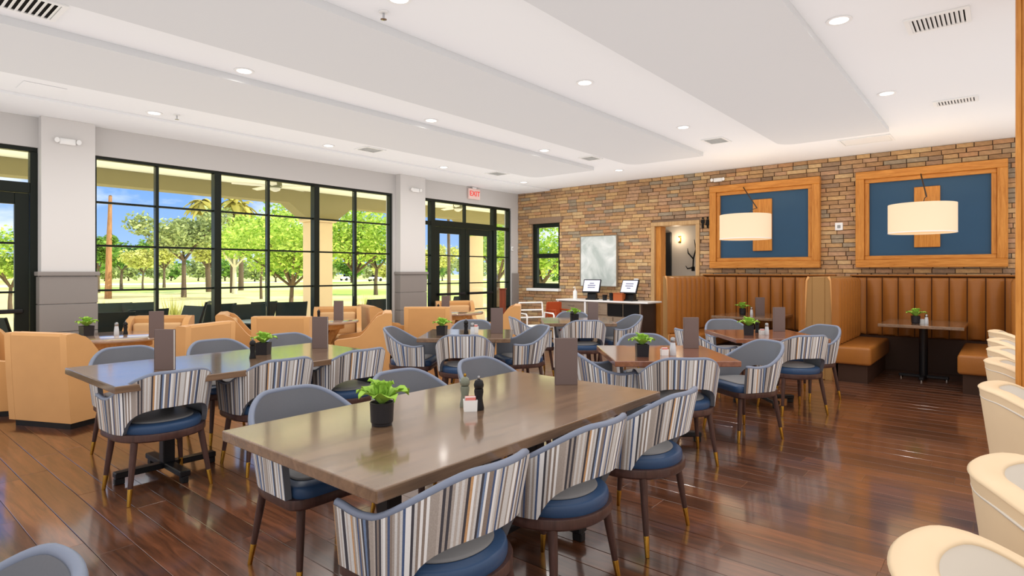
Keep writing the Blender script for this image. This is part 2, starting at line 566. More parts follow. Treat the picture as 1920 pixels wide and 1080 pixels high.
# ---- window wall
wl_ = MB()
wl_.box(-4, XB + 0.3, YW, YW + 0.2, 2.89, ZC - 0.031)       # header
wl_.box(1.67, 2.20, YW, YW + 0.2, 0, 2.89)
wl_.box(6.82, 7.50, YW, YW + 0.2, 0, 2.89)
wl_.box(10.18, XB + 0.3, YW, YW + 0.2, 0, 2.89)
wl_.box(-4, -0.95, YW, YW + 0.2, 0, 2.89)
struct('wall_left', wl_, M_wall, 'warm grey painted window wall')
def pier(x0, x1, lab, n):
    p = struct('wall_pier', MB().box(x0, x1, YW - 0.14, YW - 0.001, 0, ZC - 0.031), M_pier, lab)
    zs = [0.10 + k * 0.325 for k in range(5)]
    for k in range(4):
        ob('wainscot_board', MB().rbox(x0 - 0.022, x1 + 0.022, YW - 0.165, YW - 0.002, zs[k] + 0.003, zs[k + 1] - 0.003, 0.004, 1), M_wains, p)
    ob('wainscot_cap', MB().rbox(x0 - 0.04, x1 + 0.04, YW - 0.185, YW - 0.002, 1.405, 1.455, 0.008, 2), M_wains, p)
    ob('plinth_board', MB().rbox(x0 - 0.026, x1 + 0.026, YW - 0.17, YW - 0.002, 0.0, 0.098, 0.004, 1), M_wains, p)
pier(1.67, 2.19, 'white wall pier with grey panelled wainscot left of the wide window', 1)
pier(6.88, 7.48, 'white wall pier with grey wainscot between wide window and double door', 2)
b = struct('baseboard_left', MB().rbox(10.2, XB - 0.02, YW - 0.03, YW - 0.001, 0, 1.42, 0.004, 1), M_wains, 'grey wainscot strip in the corner beside the double door')

def bar(p, nm, x0, x1, z0, z1, y0=YW + 0.03, y1=YW + 0.12):
    return ob(nm, MB().rbox(x0, x1, y0, y1, z0, z1, 0.004, 1), M_frame, p)
def pane(p, x0, x1, z0, z1, y=YW + 0.075):
    return ob('pane', MB().box(x0, x1, y - 0.003, y + 0.003, z0, z1), M_glass, p)
# wide window
w1 = sroot('window_1', 'wide black framed window of thirty panes onto the patio')
xs = [2.20, 2.93, 3.70, 4.47, 5.27, 6.04, 6.82]
zs = [0.06, 0.66, 1.22, 1.78, 2.32, 2.87]
bar(w1, 'frame_head', 2.20, 6.82, 2.85, 2.89); bar(w1, 'frame_sill', 2.20, 6.82, 0.0, 0.08)
for i, x in enumerate(xs):
    t = 0.025 if i in (0, 6) else 0.047 if i in (2, 4) else 0.018
    xc = x + (0.025 if i == 0 else -0.025 if i == 6 else 0)
    d = 0.03 if i in (2, 4) else 0
    bar(w1, 'mullion', xc - t, xc + t, 0.08, 2.85, YW + 0.03 - d, YW + 0.12)
for z in zs[1:-1]:
    for i in range(6):
        bar(w1, 'muntin', xs[i] + 0.02, xs[i + 1] - 0.02, z - 0.013, z + 0.013, YW + 0.05, YW + 0.1)
for i in range(6):
    for k in range(5):
        pane(w1, xs[i] + 0.02, xs[i + 1] - 0.02, zs[k] + 0.01, zs[k + 1] - 0.01)
# double door bay
def door_leaf(p, x0, x1, zt, hinge_left, mun):
    st = 0.13
    bar(p, 'stile', x0, x0 + st, 0.02, zt, YW + 0.04, YW + 0.1); bar(p, 'stile', x1 - st, x1, 0.02, zt, YW + 0.04, YW + 0.1)
    bar(p, 'top_rail', x0 + st, x1 - st, zt - 0.13, zt, YW + 0.04, YW + 0.1); bar(p, 'bottom_rail', x0 + st, x1 - st, 0.02, 0.27, YW + 0.04, YW + 0.1)
    for z in mun: bar(p, 'muntin', x0 + st, x1 - st, z - 0.012, z + 0.012, YW + 0.05, YW + 0.09)
    zz = [0.27] + sorted(mun) + [zt - 0.13]
    for a, c in zip(zz, zz[1:]): pane(p, x0 + st - 0.01, x1 - st + 0.01, a + 0.01, c - 0.01)
    h = ob('push_bar', MB().rbox(x0 + 0.06, x1 - 0.06, YW - 0.03, YW + 0.02, 0.98, 1.03, 0.012, 2), M_black, p)
    for xx in (x0 + 0.08, x1 - 0.08):
        ob('bracket', MB().box(xx - 0.02, xx + 0.02, YW - 0.01, YW + 0.042, 0.985, 1.025), M_black, h)
d1 = sroot('door_1', 'dark green glazed double door with transom and sidelights')
bar(d1, 'frame_head', 7.50, 10.18, 2.84, 2.89)
for x, t in ((7.525, 0.025), (7.83, 0.055), (9.66, 0.055), (10.155, 0.025)):
    bar(d1, 'post', x - t, x + t, 0, 2.84, YW + 0.02, YW + 0.13)
bar(d1, 'transom_bar', 7.885, 9.605, 2.36, 2.48, YW + 0.02, YW + 0.13)
bar(d1, 'mullion', 8.735, 8.76, 2.48, 2.84)
pane(d1, 7.885, 8.737, 2.47, 2.85); pane(d1, 8.758, 9.605, 2.47, 2.85)
for a, c in ((7.55, 7.775), (9.715, 10.13)):
    bar(d1, 'sill', a, c, 0, 0.1)
    bar(d1, 'muntin', a, c, 2.38, 2.45)
    for z in (1.78, 1.22, 0.66): bar(d1, 'muntin', a, c, z - 0.013, z + 0.013, YW + 0.05, YW + 0.1)
    zz = [0.09, 0.66, 1.22, 1.78, 2.40, 2.85]
    for q, w in zip(zz, zz[1:]): pane(d1, a, c, q + 0.01, w - 0.01)
door_leaf(d1, 7.89, 8.742, 2.355, True, [0.66, 1.22, 1.78])
door_leaf(d1, 8.748, 9.60, 2.355, False, [0.66, 1.22, 1.78])
# left door at the picture's edge
d2 = sroot('door_2', 'dark green glazed door with transom left of the pier')
bar(d2, 'frame_head', -0.95, 1.67, 2.84, 2.89); bar(d2, 'post', 1.60, 1.67, 0, 2.84, YW + 0.02, YW + 0.13)
bar(d2, 'post', -0.30, -0.20, 0, 2.84, YW + 0.02, YW + 0.13); bar(d2, 'post', -0.95, -0.9, 0, 2.84, YW + 0.02, YW + 0.13)
bar(d2, 'transom_bar', -0.20, 1.60, 2.36, 2.48, YW + 0.02, YW + 0.13)
pane(d2, -0.2, 0.7, 2.47, 2.85); pane(d2, 0.7, 1.6, 2.47, 2.85); pane(d2, -0.9, -0.3, 0.05, 2.85)
door_leaf(d2, -0.19, 0.697, 2.355, True, [0.66, 1.22, 1.78]); door_leaf(d2, 0.703, 1.595, 2.355, False, [0.66, 1.22, 1.78])

# ---- brick wall
holes = [(7.40, 8.17, 1.09, 2.53), (4.26, 5.23, -1, 2.40)]
wb = MB()
X0, X1 = XB + 0.012, XB + 0.26
def wseg(y0, y1, z0, z1): wb.box(X0, X1, y0, y1, z0, z1)
wseg(-4, 4.26, 0, ZC); wseg(4.26, 5.23, 2.40, ZC); wseg(5.23, 7.40, 0, ZC)
wseg(7.40, 8.17, 0, 1.09); wseg(7.40, 8.17, 2.53, ZC); wseg(8.17, YW + 0.2, 0, ZC)
wback = struct('wall_back', wb, M_mortar, 'tan and brown brick wall behind the booths')
def covered(y, z):      # behind frames, booths and console
    if z < 1.36 and y < 4.15: return True
    for a, c in ((2.26, 4.02), (-0.03, 1.73)):
        if a < y < c and 1.56 < z < 2.93: return True
    return False
bricks = []
rows = 48
rh = ZC / rows
for i in range(rows):
    z0 = i * rh
    zc = z0 + rh / 2
    y = -1.0 - rnd.random() * 0.2
    while y < YW - 0.002:
        ln = rnd.uniform(0.17, 0.30)
        segs = [(y, min(y + ln, YW - 0.003))]
        for (a, c, q, w) in holes:
            a2, c2 = (a - 0.0, c + 0.0)
            if q - 0.03 < zc < w + 0.03:
                nsegs = []
                for u, v in segs:
                    if v <= a2 or u >= c2: nsegs.append((u, v))
                    else:
                        if u < a2: nsegs.append((u, a2))
                        if v > c2: nsegs.append((c2, v))
                segs = nsegs
        for u, v in segs:
            if v - u > 0.03: bricks.append((u, v, z0))
        y += ln
bricks.sort(key=lambda q: (covered((q[0] + q[1]) / 2, q[2] + rh / 2), q[0] < -0.14, q[0]))
BM = {}
far = MB()
for k, (u, v, z0) in enumerate(bricks):
    dep = rnd.choice([0.0, 0.003, 0.006, 0.009, 0.014])
    g = 0.004
    if k < 300:
        L = round((v - u) / 0.01) * 0.01
        L = min(L, v - u)
        key = (round(L, 2), dep)
        if key not in BM:
            BM[key] = MB().rbox(-0.02 - dep, 0.02, -L / 2 + g, L / 2 - g, -rh / 2 + g, rh / 2 - g, 0.003, 1).mesh('brick', M_brick)
        ob('brick', BM[key], parent=wback, loc=(XB, (u + v) / 2, z0 + rh / 2))
    else:
        far.box(XB - 0.02 - dep, XB + 0.02, u + g, v - g, z0 + g, z0 + rh - g)
o = ob('far_bricks', far, M_brick_s, wback); o['kind'] = 'stuff'
# rough lintel and sill of the small window
lt = ob('lintel', MB().rbox(XB - 0.045, XB + 0.02, 7.33, 8.24, 2.53, 2.66, 0.01, 2), M_mortar, wback)
w2 = sroot('window_2', 'small black sash window in the brick wall')
def bx2(nm, y0, y1, z0, z1, x0=XB + 0.03, x1=XB + 0.12, m=M_frame, p=None):
    return ob(nm, MB().rbox(x0, x1, y0, y1, z0, z1, 0.004, 1), m, p or w2)
bx2('frame_side', 7.40, 7.47, 1.09, 2.53); bx2('frame_side', 8.06, 8.17, 1.09, 2.53)
bx2('frame_head', 7.47, 8.06, 2.44, 2.53); bx2('frame_sill', 7.47, 8.06, 1.09, 1.20)
bx2('meeting_rail', 7.47, 8.06, 1.76, 1.86)
for z0, z1 in ((1.19, 1.77), (1.85, 2.45)):
    ob('pane', MB().box(XB + 0.07, XB + 0.076, 7.46, 8.07, z0, z1), M_glass, w2)
bx2('window_sill', 7.36, 8.24, 1.03, 1.088, XB - 0.13, XB + 0.03, M_white)
# doorway
d3 = sroot('door_3', 'oak cased doorway in the brick wall opening to a dim corridor')
def cas(nm, y0, y1, z0, z1, x0=XB - 0.04, x1=XB + 0.26, m=None):
    return ob(nm, MB().rbox(x0, x1, y0, y1, z0, z1, 0.006, 1), m or M_oak_v, d3)
M_cas = wood('pale_oak_casing', S(176, 138, 92), S(204, 168, 122), rough=0.5, scale=(14, 14, 1.5))
cas('casing_side', 5.155, 5.23, 0, 2.33, m=M_cas); cas('casing_side', 4.26, 4.335, 0, 2.33, m=M_cas); cas('casing_head', 4.26, 5.23, 2.33, 2.405, m=M_cas)
cas('jamb', 5.05, 5.154, 0, 2.329, XB + 0.02, XB + 0.24)
M_corr = mat('corridor_paint', S(196, 186, 172), 0.8)
cor = MB()
cor.box(XB + 1.2, XB + 1.25, 2.8, 6.2, 0, 2.6)
cor.box(XB + 0.26, XB + 1.2, 6.15, 6.2, 0, 2.6); cor.box(XB + 0.26, XB + 1.2, 2.8, 2.85, 0, 2.6)
cor.box(XB + 0.26, XB + 1.25, 2.8, 6.2, 2.6, 2.65)
struct('wall_corridor', cor, M_corr, 'pale plastered corridor wall seen through the doorway')
d4 = sroot('door_4', 'dark door standing in the corridor behind the doorway')
ob('door_leaf', MB().rbox(XB + 1.13, XB + 1.19, 5.36, 6.12, 0.0, 2.28, 0.006, 1), mat('charcoal_door', S(36, 38, 40), 0.5), d4)
ob('door_handle', MB().tube([(XB + 1.13, 5.44, 1.0), (XB + 1.08, 5.44, 1.0), (XB + 1.08, 5.54, 1.0)], 0.01, 8), M_chrome, d4, 40)
t = thing('wall_sconce', 'small brass sconce glowing on the corridor wall', 'sconce', (XB + 1.2, 5.19, 2.13))
ob('back_plate', MB().rbox(-0.012, 0.0, -0.03, 0.03, -0.07, 0.07, 0.004, 1), M_brass, t)
ob('bulb', MB().lathe([(0.004, -0.04), (0.022, -0.02), (0.026, 0), (0.02, 0.025), (0.004, 0.04)], 12, (-0.05, 0, 0)), glow_mat('sconce_glow', S(255, 226, 160), 4), t, 180)
ob('arm', MB().tube([(-0.01, 0, -0.03), (-0.05, 0, -0.05)], 0.006, 6), M_brass, t)
sl = bpy.data.lights.new('sconce_light', 'POINT'); sl.energy = 4; sl.color = (1, 0.82, 0.6); sl.shadow_soft_size = 0.05
so = bpy.data.objects.new('sconce_light', sl); link(so, t); so.location = (-0.16, 0, 0.02)

t = thing('twig_decoration', 'dark twig shaped decoration on the corridor wall', 'decoration', (XB + 1.19, 4.88, 1.5))
for k, pts in enumerate((((0, 0.02, 0.0), (-0.03, 0.0, 0.22), (-0.02, -0.05, 0.42), (-0.03, -0.02, 0.62)), ((-0.03, 0.0, 0.22), (-0.05, 0.10, 0.34), (-0.04, 0.12, 0.44)), ((-0.02, 0.02, 0.04), (-0.04, 0.12, 0.02), (-0.04, 0.16, 0.08)))):
    ob('twig', MB().tube(pts, [0.014] * (len(pts) - 1) + [0.005], 7), M_dark, t, 60)
ob('mount', MB().rbox(-0.012, 0.0, -0.02, 0.05, -0.03, 0.06, 0.004, 1), M_dark, t)
# ---- unseen closing walls and the wood column at the right
struct('wall_right', MB().box(-4, XB + 0.3, -4.2, -4, 0, ZC), M_wall, 'plain wall on the far right')
struct('wall_rear', MB().box(-4.2, -4, -4.2, YW + 0.2, 0, ZC), M_wall, 'plain wall behind the viewer')
pc = struct('trim_post', MB().box(4.68, 4.92, -0.36, -0.085, 0, ZC), M_oak_v, 'tall honey oak clad post at the right edge')
ob('cladding_board', MB().rbox(4.665, 4.679, -0.2195, -0.0855, 0, ZC - 0.001, 0.003, 1), M_oak_v, pc)
ob('cladding_board', MB().rbox(4.665, 4.679, -0.36, -0.2235, 0, ZC - 0.001, 0.003, 1), M_oak_v, pc)
ob('cladding_board', MB().rbox(4.665, 4.80, -0.084, -0.058, 0, ZC - 0.001, 0.003, 1), M_oak_v, pc)
ob('cladding_board', MB().rbox(4.804, 4.93, -0.084, -0.058, 0, ZC - 0.001, 0.003, 1), M_oak_v, pc)

# ---- patio outside
PZ = -0.06
struct('ground_patio', MB().box(-8, 17, YW + 0.2, 13.2, PZ - 0.2, PZ), M_conc, 'pale concrete patio slab')
struct('ground_patio', MB().box(XB + 1.3, 17, -4, YW + 0.2, PZ - 0.2, PZ), M_conc, 'pale concrete terrace beyond the brick wall')
roof = MB().box(-8, 17, YW + 0.2, 13.0, 3.33, 3.6)
struct('ceiling_patio', roof, M_soffit_lit, 'stucco patio ceiling outside the windows')
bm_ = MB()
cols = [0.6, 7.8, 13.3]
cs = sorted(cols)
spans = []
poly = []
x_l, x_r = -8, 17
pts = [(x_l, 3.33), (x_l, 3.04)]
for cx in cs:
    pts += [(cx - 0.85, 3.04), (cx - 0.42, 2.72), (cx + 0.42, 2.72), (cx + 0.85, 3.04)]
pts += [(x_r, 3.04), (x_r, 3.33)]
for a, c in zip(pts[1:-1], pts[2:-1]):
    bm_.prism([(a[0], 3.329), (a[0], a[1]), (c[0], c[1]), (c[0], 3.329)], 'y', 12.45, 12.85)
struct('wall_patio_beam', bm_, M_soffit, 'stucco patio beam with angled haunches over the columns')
for i, cx in enumerate(cols):
    if i == 0: continue       # stands left of the picture
    t = thing('patio_column', ['tan stucco column hidden behind the left pier', 'square tan stucco column beyond the wide window', 'round cream stucco column beyond the double door'][i], 'column', (cx, 12.65, PZ), 0, 'columns of the covered patio')
    if i < 2:
        ob('shaft', MB().rbox(-0.28, 0.28, -0.2, 0.2, 0.3, 2.7, 0.01, 1), M_post, t)
        ob('base', MB().rbox(-0.33, 0.33, -0.25, 0.25, 0, 0.3, 0.02, 1), M_post, t)
    else:
        ob('shaft', MB().lathe([(0.24, 0.3), (0.24, 2.62)], 28), M_post, t, 40)
        ob('base', MB().lathe([(0.3, 0), (0.3, 0.25), (0.26, 0.3)], 28), M_post, t, 40)
    ob('capital', MB().rbox(-0.36, 0.36, -0.26, 0.26, 2.70, 2.777, 0.02, 2), M_post, t)
def fan(x, y, rz, lab):
    t = thing('ceiling_fan', lab, 'fan', (x, y, 3.33), rz, 'fans under the patio ceiling')
    mw = mat('fan_white', S(230, 222, 196), 0.5)
    ob('canopy', MB().lathe([(0.09, 0), (0.08, -0.05), (0.02, -0.08)], 16), mw, t, 40)
    ob('downrod', MB().tube([(0, 0, -0.08), (0, 0, -0.19)], 0.014, 8), mw, t, 40)
    ob('motor', MB().lathe([(0.04, -0.18), (0.12, -0.2), (0.13, -0.27), (0.10, -0.31)], 18), mat('fan_motor', S(120, 118, 84), 0.5), t, 40)
    ob('light_bowl', MB().lathe([(0.10, -0.31), (0.085, -0.35), (0.03, -0.375)], 18), mw, t, 60)
    bl = MB().loft([[(0.11, -0.045, -0.285), (0.11, 0.045, -0.265), (0.11, 0.045, -0.257), (0.11, -0.045, -0.277)],
                    [(0.4, -0.07, -0.29), (0.4, 0.07, -0.262), (0.4, 0.07, -0.254), (0.4, -0.07, -0.282)],
                    [(0.74, -0.05, -0.285), (0.74, 0.05, -0.266), (0.74, 0.05, -0.258), (0.74, -0.05, -0.277)]]).mesh('blade', mw)
    for k in range(5): ob('blade', bl, parent=t, rot=(0, 0, 2 * PI * k / 5))
fan(5.55, 10.45, 0.35, 'white ceiling fan on the patio seen through the wide window')
fan(10.3, 10.4, 0.1, 'white ceiling fan on the patio seen above the double door')

# ---- grounds
def sm0(x, a, b):
    t_ = max(0, min(1, (x - a) / (b - a)))
    return t_ * t_ * (3 - 2 * t_)
struct('ground', MB().box(-140, 260, 13.2, 300, -0.5, -0.12), M_lawn, 'bright green and straw coloured park lawn')
struct('ground', MB().box(17, 260, -60, 13.2, -0.5, -0.12), M_lawn, 'lawn to the side of the building')
st = MB()
def at_px(px, dist):    # point on the ground along the view ray of a picture column, dist metres deep
    d = (px - 960) / 1098
    return ((0.766 + 0.643 * d) * dist, (0.643 - 0.766 * d) * dist, -0.12)
edge_ = []
for k in range(25):
    px_ = -100 + k * 40
    dd = 42 - 14 * sm0(px_, 300, 620) + 2 * math.sin(px_ * 0.02)
    edge_.append(at_px(px_, dd)[:2])
st.prism([(-10, 13.25), (30, 13.25)] + list(reversed(edge_)), 'z', -0.2, -0.105)
tag(ob('dry_grass_strip', st, M_straw), 'dry straw coloured grass strip beside the patio', 'grass', kind='stuff')
pth = MB()
lp = []
for k in range(60):
    x = -60 + k * 4
    lp.append((x, 78 + 5 * math.sin(x * 0.03)))
pth.prism([(x, y) for x, y in lp] + [(x, y + 9) for x, y in reversed(lp)], 'z', -0.2, -0.09)
struct('ground_path', pth, M_path, 'pale cart path crossing the far lawn')

def limb_tree(t, h, spread, seed, bark, levels=2, r0=0.16, lean=0.0, fork=0.4, n_br=5):
    rr = random.Random(seed)
    mb = MB(); tips = []
    top = Vector((lean * h, rr.uniform(-.1, .1) * h * 0.2, h * fork))
    mb.tube([(0, 0, -0.1), (lean * h * 0.3, 0.02, h * fork * 0.45), top], [r0, r0 * 0.75, r0 * 0.62], 8)
    for k in range(n_br):
        a = 2 * PI * k / n_br + rr.uniform(-.4, .4)
        d = Vector((math.cos(a) * spread * rr.uniform(.45, .8), math.sin(a) * spread * rr.uniform(.45, .8), h * rr.uniform(0.22, 0.45)))
        m1 = top + d * 0.5 + Vector((rr.uniform(-.1, .1), rr.uniform(-.1, .1), 0.1)) * h * 0.1
        e1 = top + d
        mb.tube([top - Vector((0, 0, r0 * 0.5)), m1, e1], [r0 * 0.5, r0 * 0.34, r0 * 0.12], 6)
        tips += [m1, e1]
    ob('trunk', mb, bark, t, 60)
    return tips
def foliage(t, centers, radii, n, size, m, seed, name='crown'):
    rr = random.Random(seed)
    V = []; F = []
    for i in range(n):
        k = rr.randrange(len(centers)); c = centers[k]; rd = radii[k % len(radii)]
        while True:
            p = Vector((rr.uniform(-1, 1), rr.uniform(-1, 1), rr.uniform(-1, 1)))
            if 0.12 < p.length < 1: break
        p = p * (0.55 + 0.45 * rr.random())
        q = Vector(c) + Vector((p.x * rd, p.y * rd, p.z * rd * 0.8))
        a = Vector((rr.gauss(0, 1), rr.gauss(0, 1), rr.gauss(0, 0.6))).normalized()
        b2 = a.cross(Vector((rr.gauss(0, 1), rr.gauss(0, 1), rr.gauss(0, 1)))).normalized()
        sz = size * rr.uniform(0.6, 1.3)
        o = len(V)
        V += [tuple(q - a * sz * 0.5), tuple(q + b2 * sz * 0.28), tuple(q + a * sz * 0.5), tuple(q - b2 * sz * 0.28)]
        F.append((o, o + 1, o + 2, o + 3))
    me = bpy.data.meshes.new(name); me.from_pydata(V, [], F); me.materials.append(m)
    o = bpy.data.objects.new(name, me); link(o, t); o['kind'] = 'stuff'
    return o
def tree(px, dist, h, spread, m, seed, lab, n=2600, size=0.3, bark=None, r0=0.16, lean=0.0, fork=0.4, grp='park trees beyond the patio', n_br=5, fat=1.0):
    t = thing('tree', lab, 'tree', at_px(px, dist), random.Random(seed).uniform(0, 6), grp)
    tips = limb_tree(t, h, spread, seed, bark or M_bark, r0=r0, lean=lean, fork=fork, n_br=n_br)
    rr = random.Random(seed + 5)
    cen = [p + Vector((0, 0, h * 0.06)) for p in tips]
    cen.append(Vector((lean * h, 0, h * 0.82)))
    rad = [spread * fat * rr.uniform(0.30, 0.46) for _ in cen]
    foliage(t, cen, rad, n, size, m, seed + 9)
    return t
tree(345, 36, 5.2, 2.9, M_lf1, 11, 'large olive green tree with forked trunk in the left window half', 5200, 0.26, r0=0.17, fork=0.45)
tree(185, 44, 4.6, 1.8, M_lf4, 12, 'slim green tree beside the bare wooden pole', 2600, 0.3, r0=0.12)
tree(228, 52, 4.4, 2.6, M_lf4, 13, 'dark green rounded tree right of the bare wooden pole', 2600, 0.34)
tree(268, 50, 3.8, 1.9, M_lf3, 14, 'small yellow green tree left of the large olive tree', 2200, 0.3, r0=0.1)
tree(308, 58, 4.8, 2.4, M_lf3, 15, 'pale yellow tree behind the large olive tree', 2200, 0.34)
tree(390, 46, 4.6, 2.2, M_lf3, 16, 'pale olive tree right behind the thick window mullion', 2400, 0.3)
tree(440, 42, 5.0, 2.4, M_lf2, 17, 'fresh green tree with pale trunk below the palms', 3200, 0.28, bark=M_bark_p, r0=0.2)
tree(490, 34, 5.2, 2.3, M_lf2, 18, 'tall fresh green tree with a thin dark trunk', 4600, 0.24, r0=0.09)
tree(545, 22, 4.8, 2.4, M_lf2, 19, 'bright green multi trunk tree leaning left of the patio column', 6500, 0.17, r0=0.11, lean=-0.03, fork=0.22, n_br=7)
tree(665, 24, 5.2, 2.6, M_lf2, 20, 'bright green spreading tree right of the square patio column', 7500, 0.17, r0=0.12, fork=0.3, n_br=7)
tree(705, 40, 4.6, 2.2, M_lf4, 21, 'mid green tree behind the spreading tree', 2600, 0.28)
tree(842, 27, 6.6, 1.3, M_lf2, 22, 'green tree drooping at the top of the double door', 2200, 0.2, r0=0.1, fork=0.7)
tree(935, 22, 4.4, 1.7, M_lf2, 23, 'bright green tree seen through the right sidelight', 3200, 0.17, r0=0.1, fork=0.3)
tree(1015, 24, 4.6, 2.4, M_lf2, 24, 'bright green tree filling the small sash window', 5500, 0.18, fork=0.25, fat=1.25)
tree(20, 22, 3.4, 1.7, M_lf2, 25, 'bright green tree seen through the left door', 4000, 0.17, r0=0.09, fork=0.3)
tree(818, 60, 4.2, 2.8, M_lf3, 26, 'yellow green tree on the skyline left of the double door', 2000, 0.36)
# far row of look-alike trees
rr = random.Random(3)
for k, px in enumerate(range(-40, 1100, 46)):
    tree(px + rr.uniform(-12, 12), rr.uniform(84, 104), rr.uniform(3.4, 5.0), rr.uniform(2.4, 3.4), rr.choice([M_lf1, M_lf3, M_lf4, M_lf1]), 100 + k,
         'small hazy tree in the far row across the lawn', 1000, 0.7, r0=0.16, fork=0.14, grp='far row of trees', fat=1.35)
# tall pole, palms
t = thing('wooden_pole', 'tall bare wooden pole standing on the lawn', 'pole', at_px(203, 34))
ob('shaft', MB().tube([(0, 0, -0.1), (0.05, 0.02, 3), (0.14, 0.1, 6.0)], [0.19, 0.15, 0.09], 12), M_pole, t, 60)
ob('cap', MB().lathe([(0.095, 0), (0.07, 0.05), (0.03, 0.08)], 12, (0.14, 0.1, 5.98)), M_bark, t, 60)
def palm(px, dist, h, lab, lean):
    t = thing('palm_tree', lab, 'palm tree', at_px(px, dist), 0, 'palms beyond the lawn')
    ob('trunk', MB().tube([(0, 0, -0.1), (lean * 0.3, 0, h * 0.5), (lean, 0, h)], [0.24, 0.17, 0.15], 8), M_bark, t, 60)
    rr = random.Random(int(px))
    V = MB()
    for k in range(26):
        a = 2 * PI * k / 26 + rr.uniform(-.2, .2); el = rr.uniform(-1.2, 0.9)
        L = rr.uniform(1.0, 1.6)
        p0 = Vector((lean, 0, h)); pts = []
        for q in range(5):
            f = q / 4
            pts.append(p0 + Vector((math.cos(a) * L * f * math.cos(el), math.sin(a) * L * f * math.cos(el), L * f * math.sin(el) - 1.0 * f * f)))
        w = 0.3
        sd = Vector((-math.sin(a), math.cos(a), 0))
        rows_ = [[p - sd * w * ww + Vector((0, 0, -0.08)), p, p + sd * w * ww + Vector((0, 0, -0.08))] for p, ww in zip(pts, (0.2, 0.8, 1, 0.7, 0.1))]
        V.loft(rows_, closed=False, caps=False)
    c = ob('fronds', V, M_palm, t, fix=False); c['kind'] = 'stuff'
palm(392, 46, 7.1, 'slim palm with leaning trunk left of the thick mullion', -0.55)
palm(437, 44, 6.9, 'shaggy yellow palm right of the thick mullion', 0.0)
palm(452, 50, 7.3, 'second thinner palm close behind the shaggy palm', 0.1)
# ornamental grass clumps
def clump(x, y, h, lab, seed):
    t = thing('grass_clump', lab, 'grass', (x, y, -0.11), 0, 'ornamental grasses along the patio')
    rr = random.Random(seed); V = MB()
    for k in range(90):
        a = rr.uniform(0, 2 * PI); r = rr.uniform(0.05, 0.35); hh = h * rr.uniform(0.6, 1.1)
        b0 = Vector((rr.uniform(-.08, .08), rr.uniform(-.08, .08), 0)); d = Vector((math.cos(a), math.sin(a), 0)); sd = Vector((-d.y, d.x, 0)) * 0.012
        V.add([b0 - sd, b0 + sd, b0 + d * r * 0.5 + sd + Vector((0, 0, hh * .6)), b0 + d * r * 0.5 - sd + Vector((0, 0, hh * .6)), b0 + d * r + Vector((0, 0, hh))], [(0, 1, 2, 3), (3, 2, 4)])
    c = ob('blades', V, M_lf3, t, fix=False); c['kind'] = 'stuff'
for k, (px, d_, h) in enumerate(((190, 12.6, 0.9), (265, 13.2, 0.85), (325, 13.4, 1.0), (388, 13.8, 0.9), (700, 15.8, 0.9))):
    p = at_px(px, d_)
    clump(p[0], max(p[1], 13.4), h, ['straw coloured grass clump by the left pier', 'straw coloured grass clump behind the row of dark chairs', 'tall straw coloured grass clump above the tilted dark chair', 'straw coloured grass clump left of the thick mullion', 'straw coloured grass clump near the right patio chairs'][k], k)
# golf carts far away
def cart(px, dist, lab, rz):
    t = thing('golf_cart', lab, 'golf cart', at_px(px, dist), rz, 'golf carts on the far lawn')
    body = mat('cart_white', S(236, 234, 228), 0.4)
    ob('body', MB().rbox(-1.1, 1.1, -0.55, 0.55, 0.3, 0.75, 0.12, 2), body, t, 40)
    ob('seat', MB().rbox(-0.3, 0.25, -0.5, 0.5, 0.75, 1.15, 0.06, 2), M_dark, t, 40)
    ob('roof', MB().rbox(-0.9, 0.8, -0.6, 0.6, 1.78, 1.86, 0.03, 2), body, t, 40)
    for sx in (-0.8, 0.7):
        for sy in (-0.5, 0.5):
            ob('roof_post', MB().tube([(sx * 1.05, sy, 0.7), (sx, sy, 1.8)], 0.025, 6), M_dark, t)
            ob('wheel', MB().lathe([(0.1, -0.09), (0.26, -0.09), (0.28, 0), (0.26, 0.09), (0.1, 0.09)], 16), M_dark, t, 40, loc=(sx, sy * 1.05, 0.28), rot=(PI / 2, 0, 0))
cart(650, 105, 'dark and white golf cart beyond the square patio column', 0.4)
cart(704, 98, 'white golf cart behind the green trees', 0.2)

# ================================================================== FURNITURE
# ---- striped dining chair
def arc_path(a, b, front, yc=0.0, n=40):
    """U-shaped plan from right arm front round the back to left arm front; returns (x,y,nx,ny,s)"""
    raw = []
    for k in range(7): raw.append((a, front + (yc - front) * k / 7))
    for k in range(n + 1):
        t_ = PI * k / n
        c_, s_ = math.cos(t_), math.sin(t_)
        e_ = 0.95
        raw.append((a * math.copysign(abs(c_) ** e_, c_), yc - b * abs(s_) ** e_))
    for k in range(1, 8): raw.append((-a, yc + (front - yc) * k / 7))
    L = [0]
    for p, q in zip(raw, raw[1:]): L.append(L[-1] + math.dist(p, q))
    mid = L[-1] / 2
    out = []
    for i, p in enumerate(raw):
        q0 = raw[max(i - 1, 0)]; q1 = raw[min(i + 1, len(raw) - 1)]
        tx, ty = q1[0] - q0[0], q1[1] - q0[1]
        ll = math.hypot(tx, ty) or 1
        nx, ny = ty / ll, -tx / ll
        if nx * p[0] + ny * (p[1] - yc) < 0: nx, ny = -nx, -ny
        out.append((p[0], p[1], nx, ny, L[i] - mid))
    return out
def sm(a, b, x):
    t_ = max(0, min(1, (x - a) / (b - a)))
    return t_ * t_ * (3 - 2 * t_)
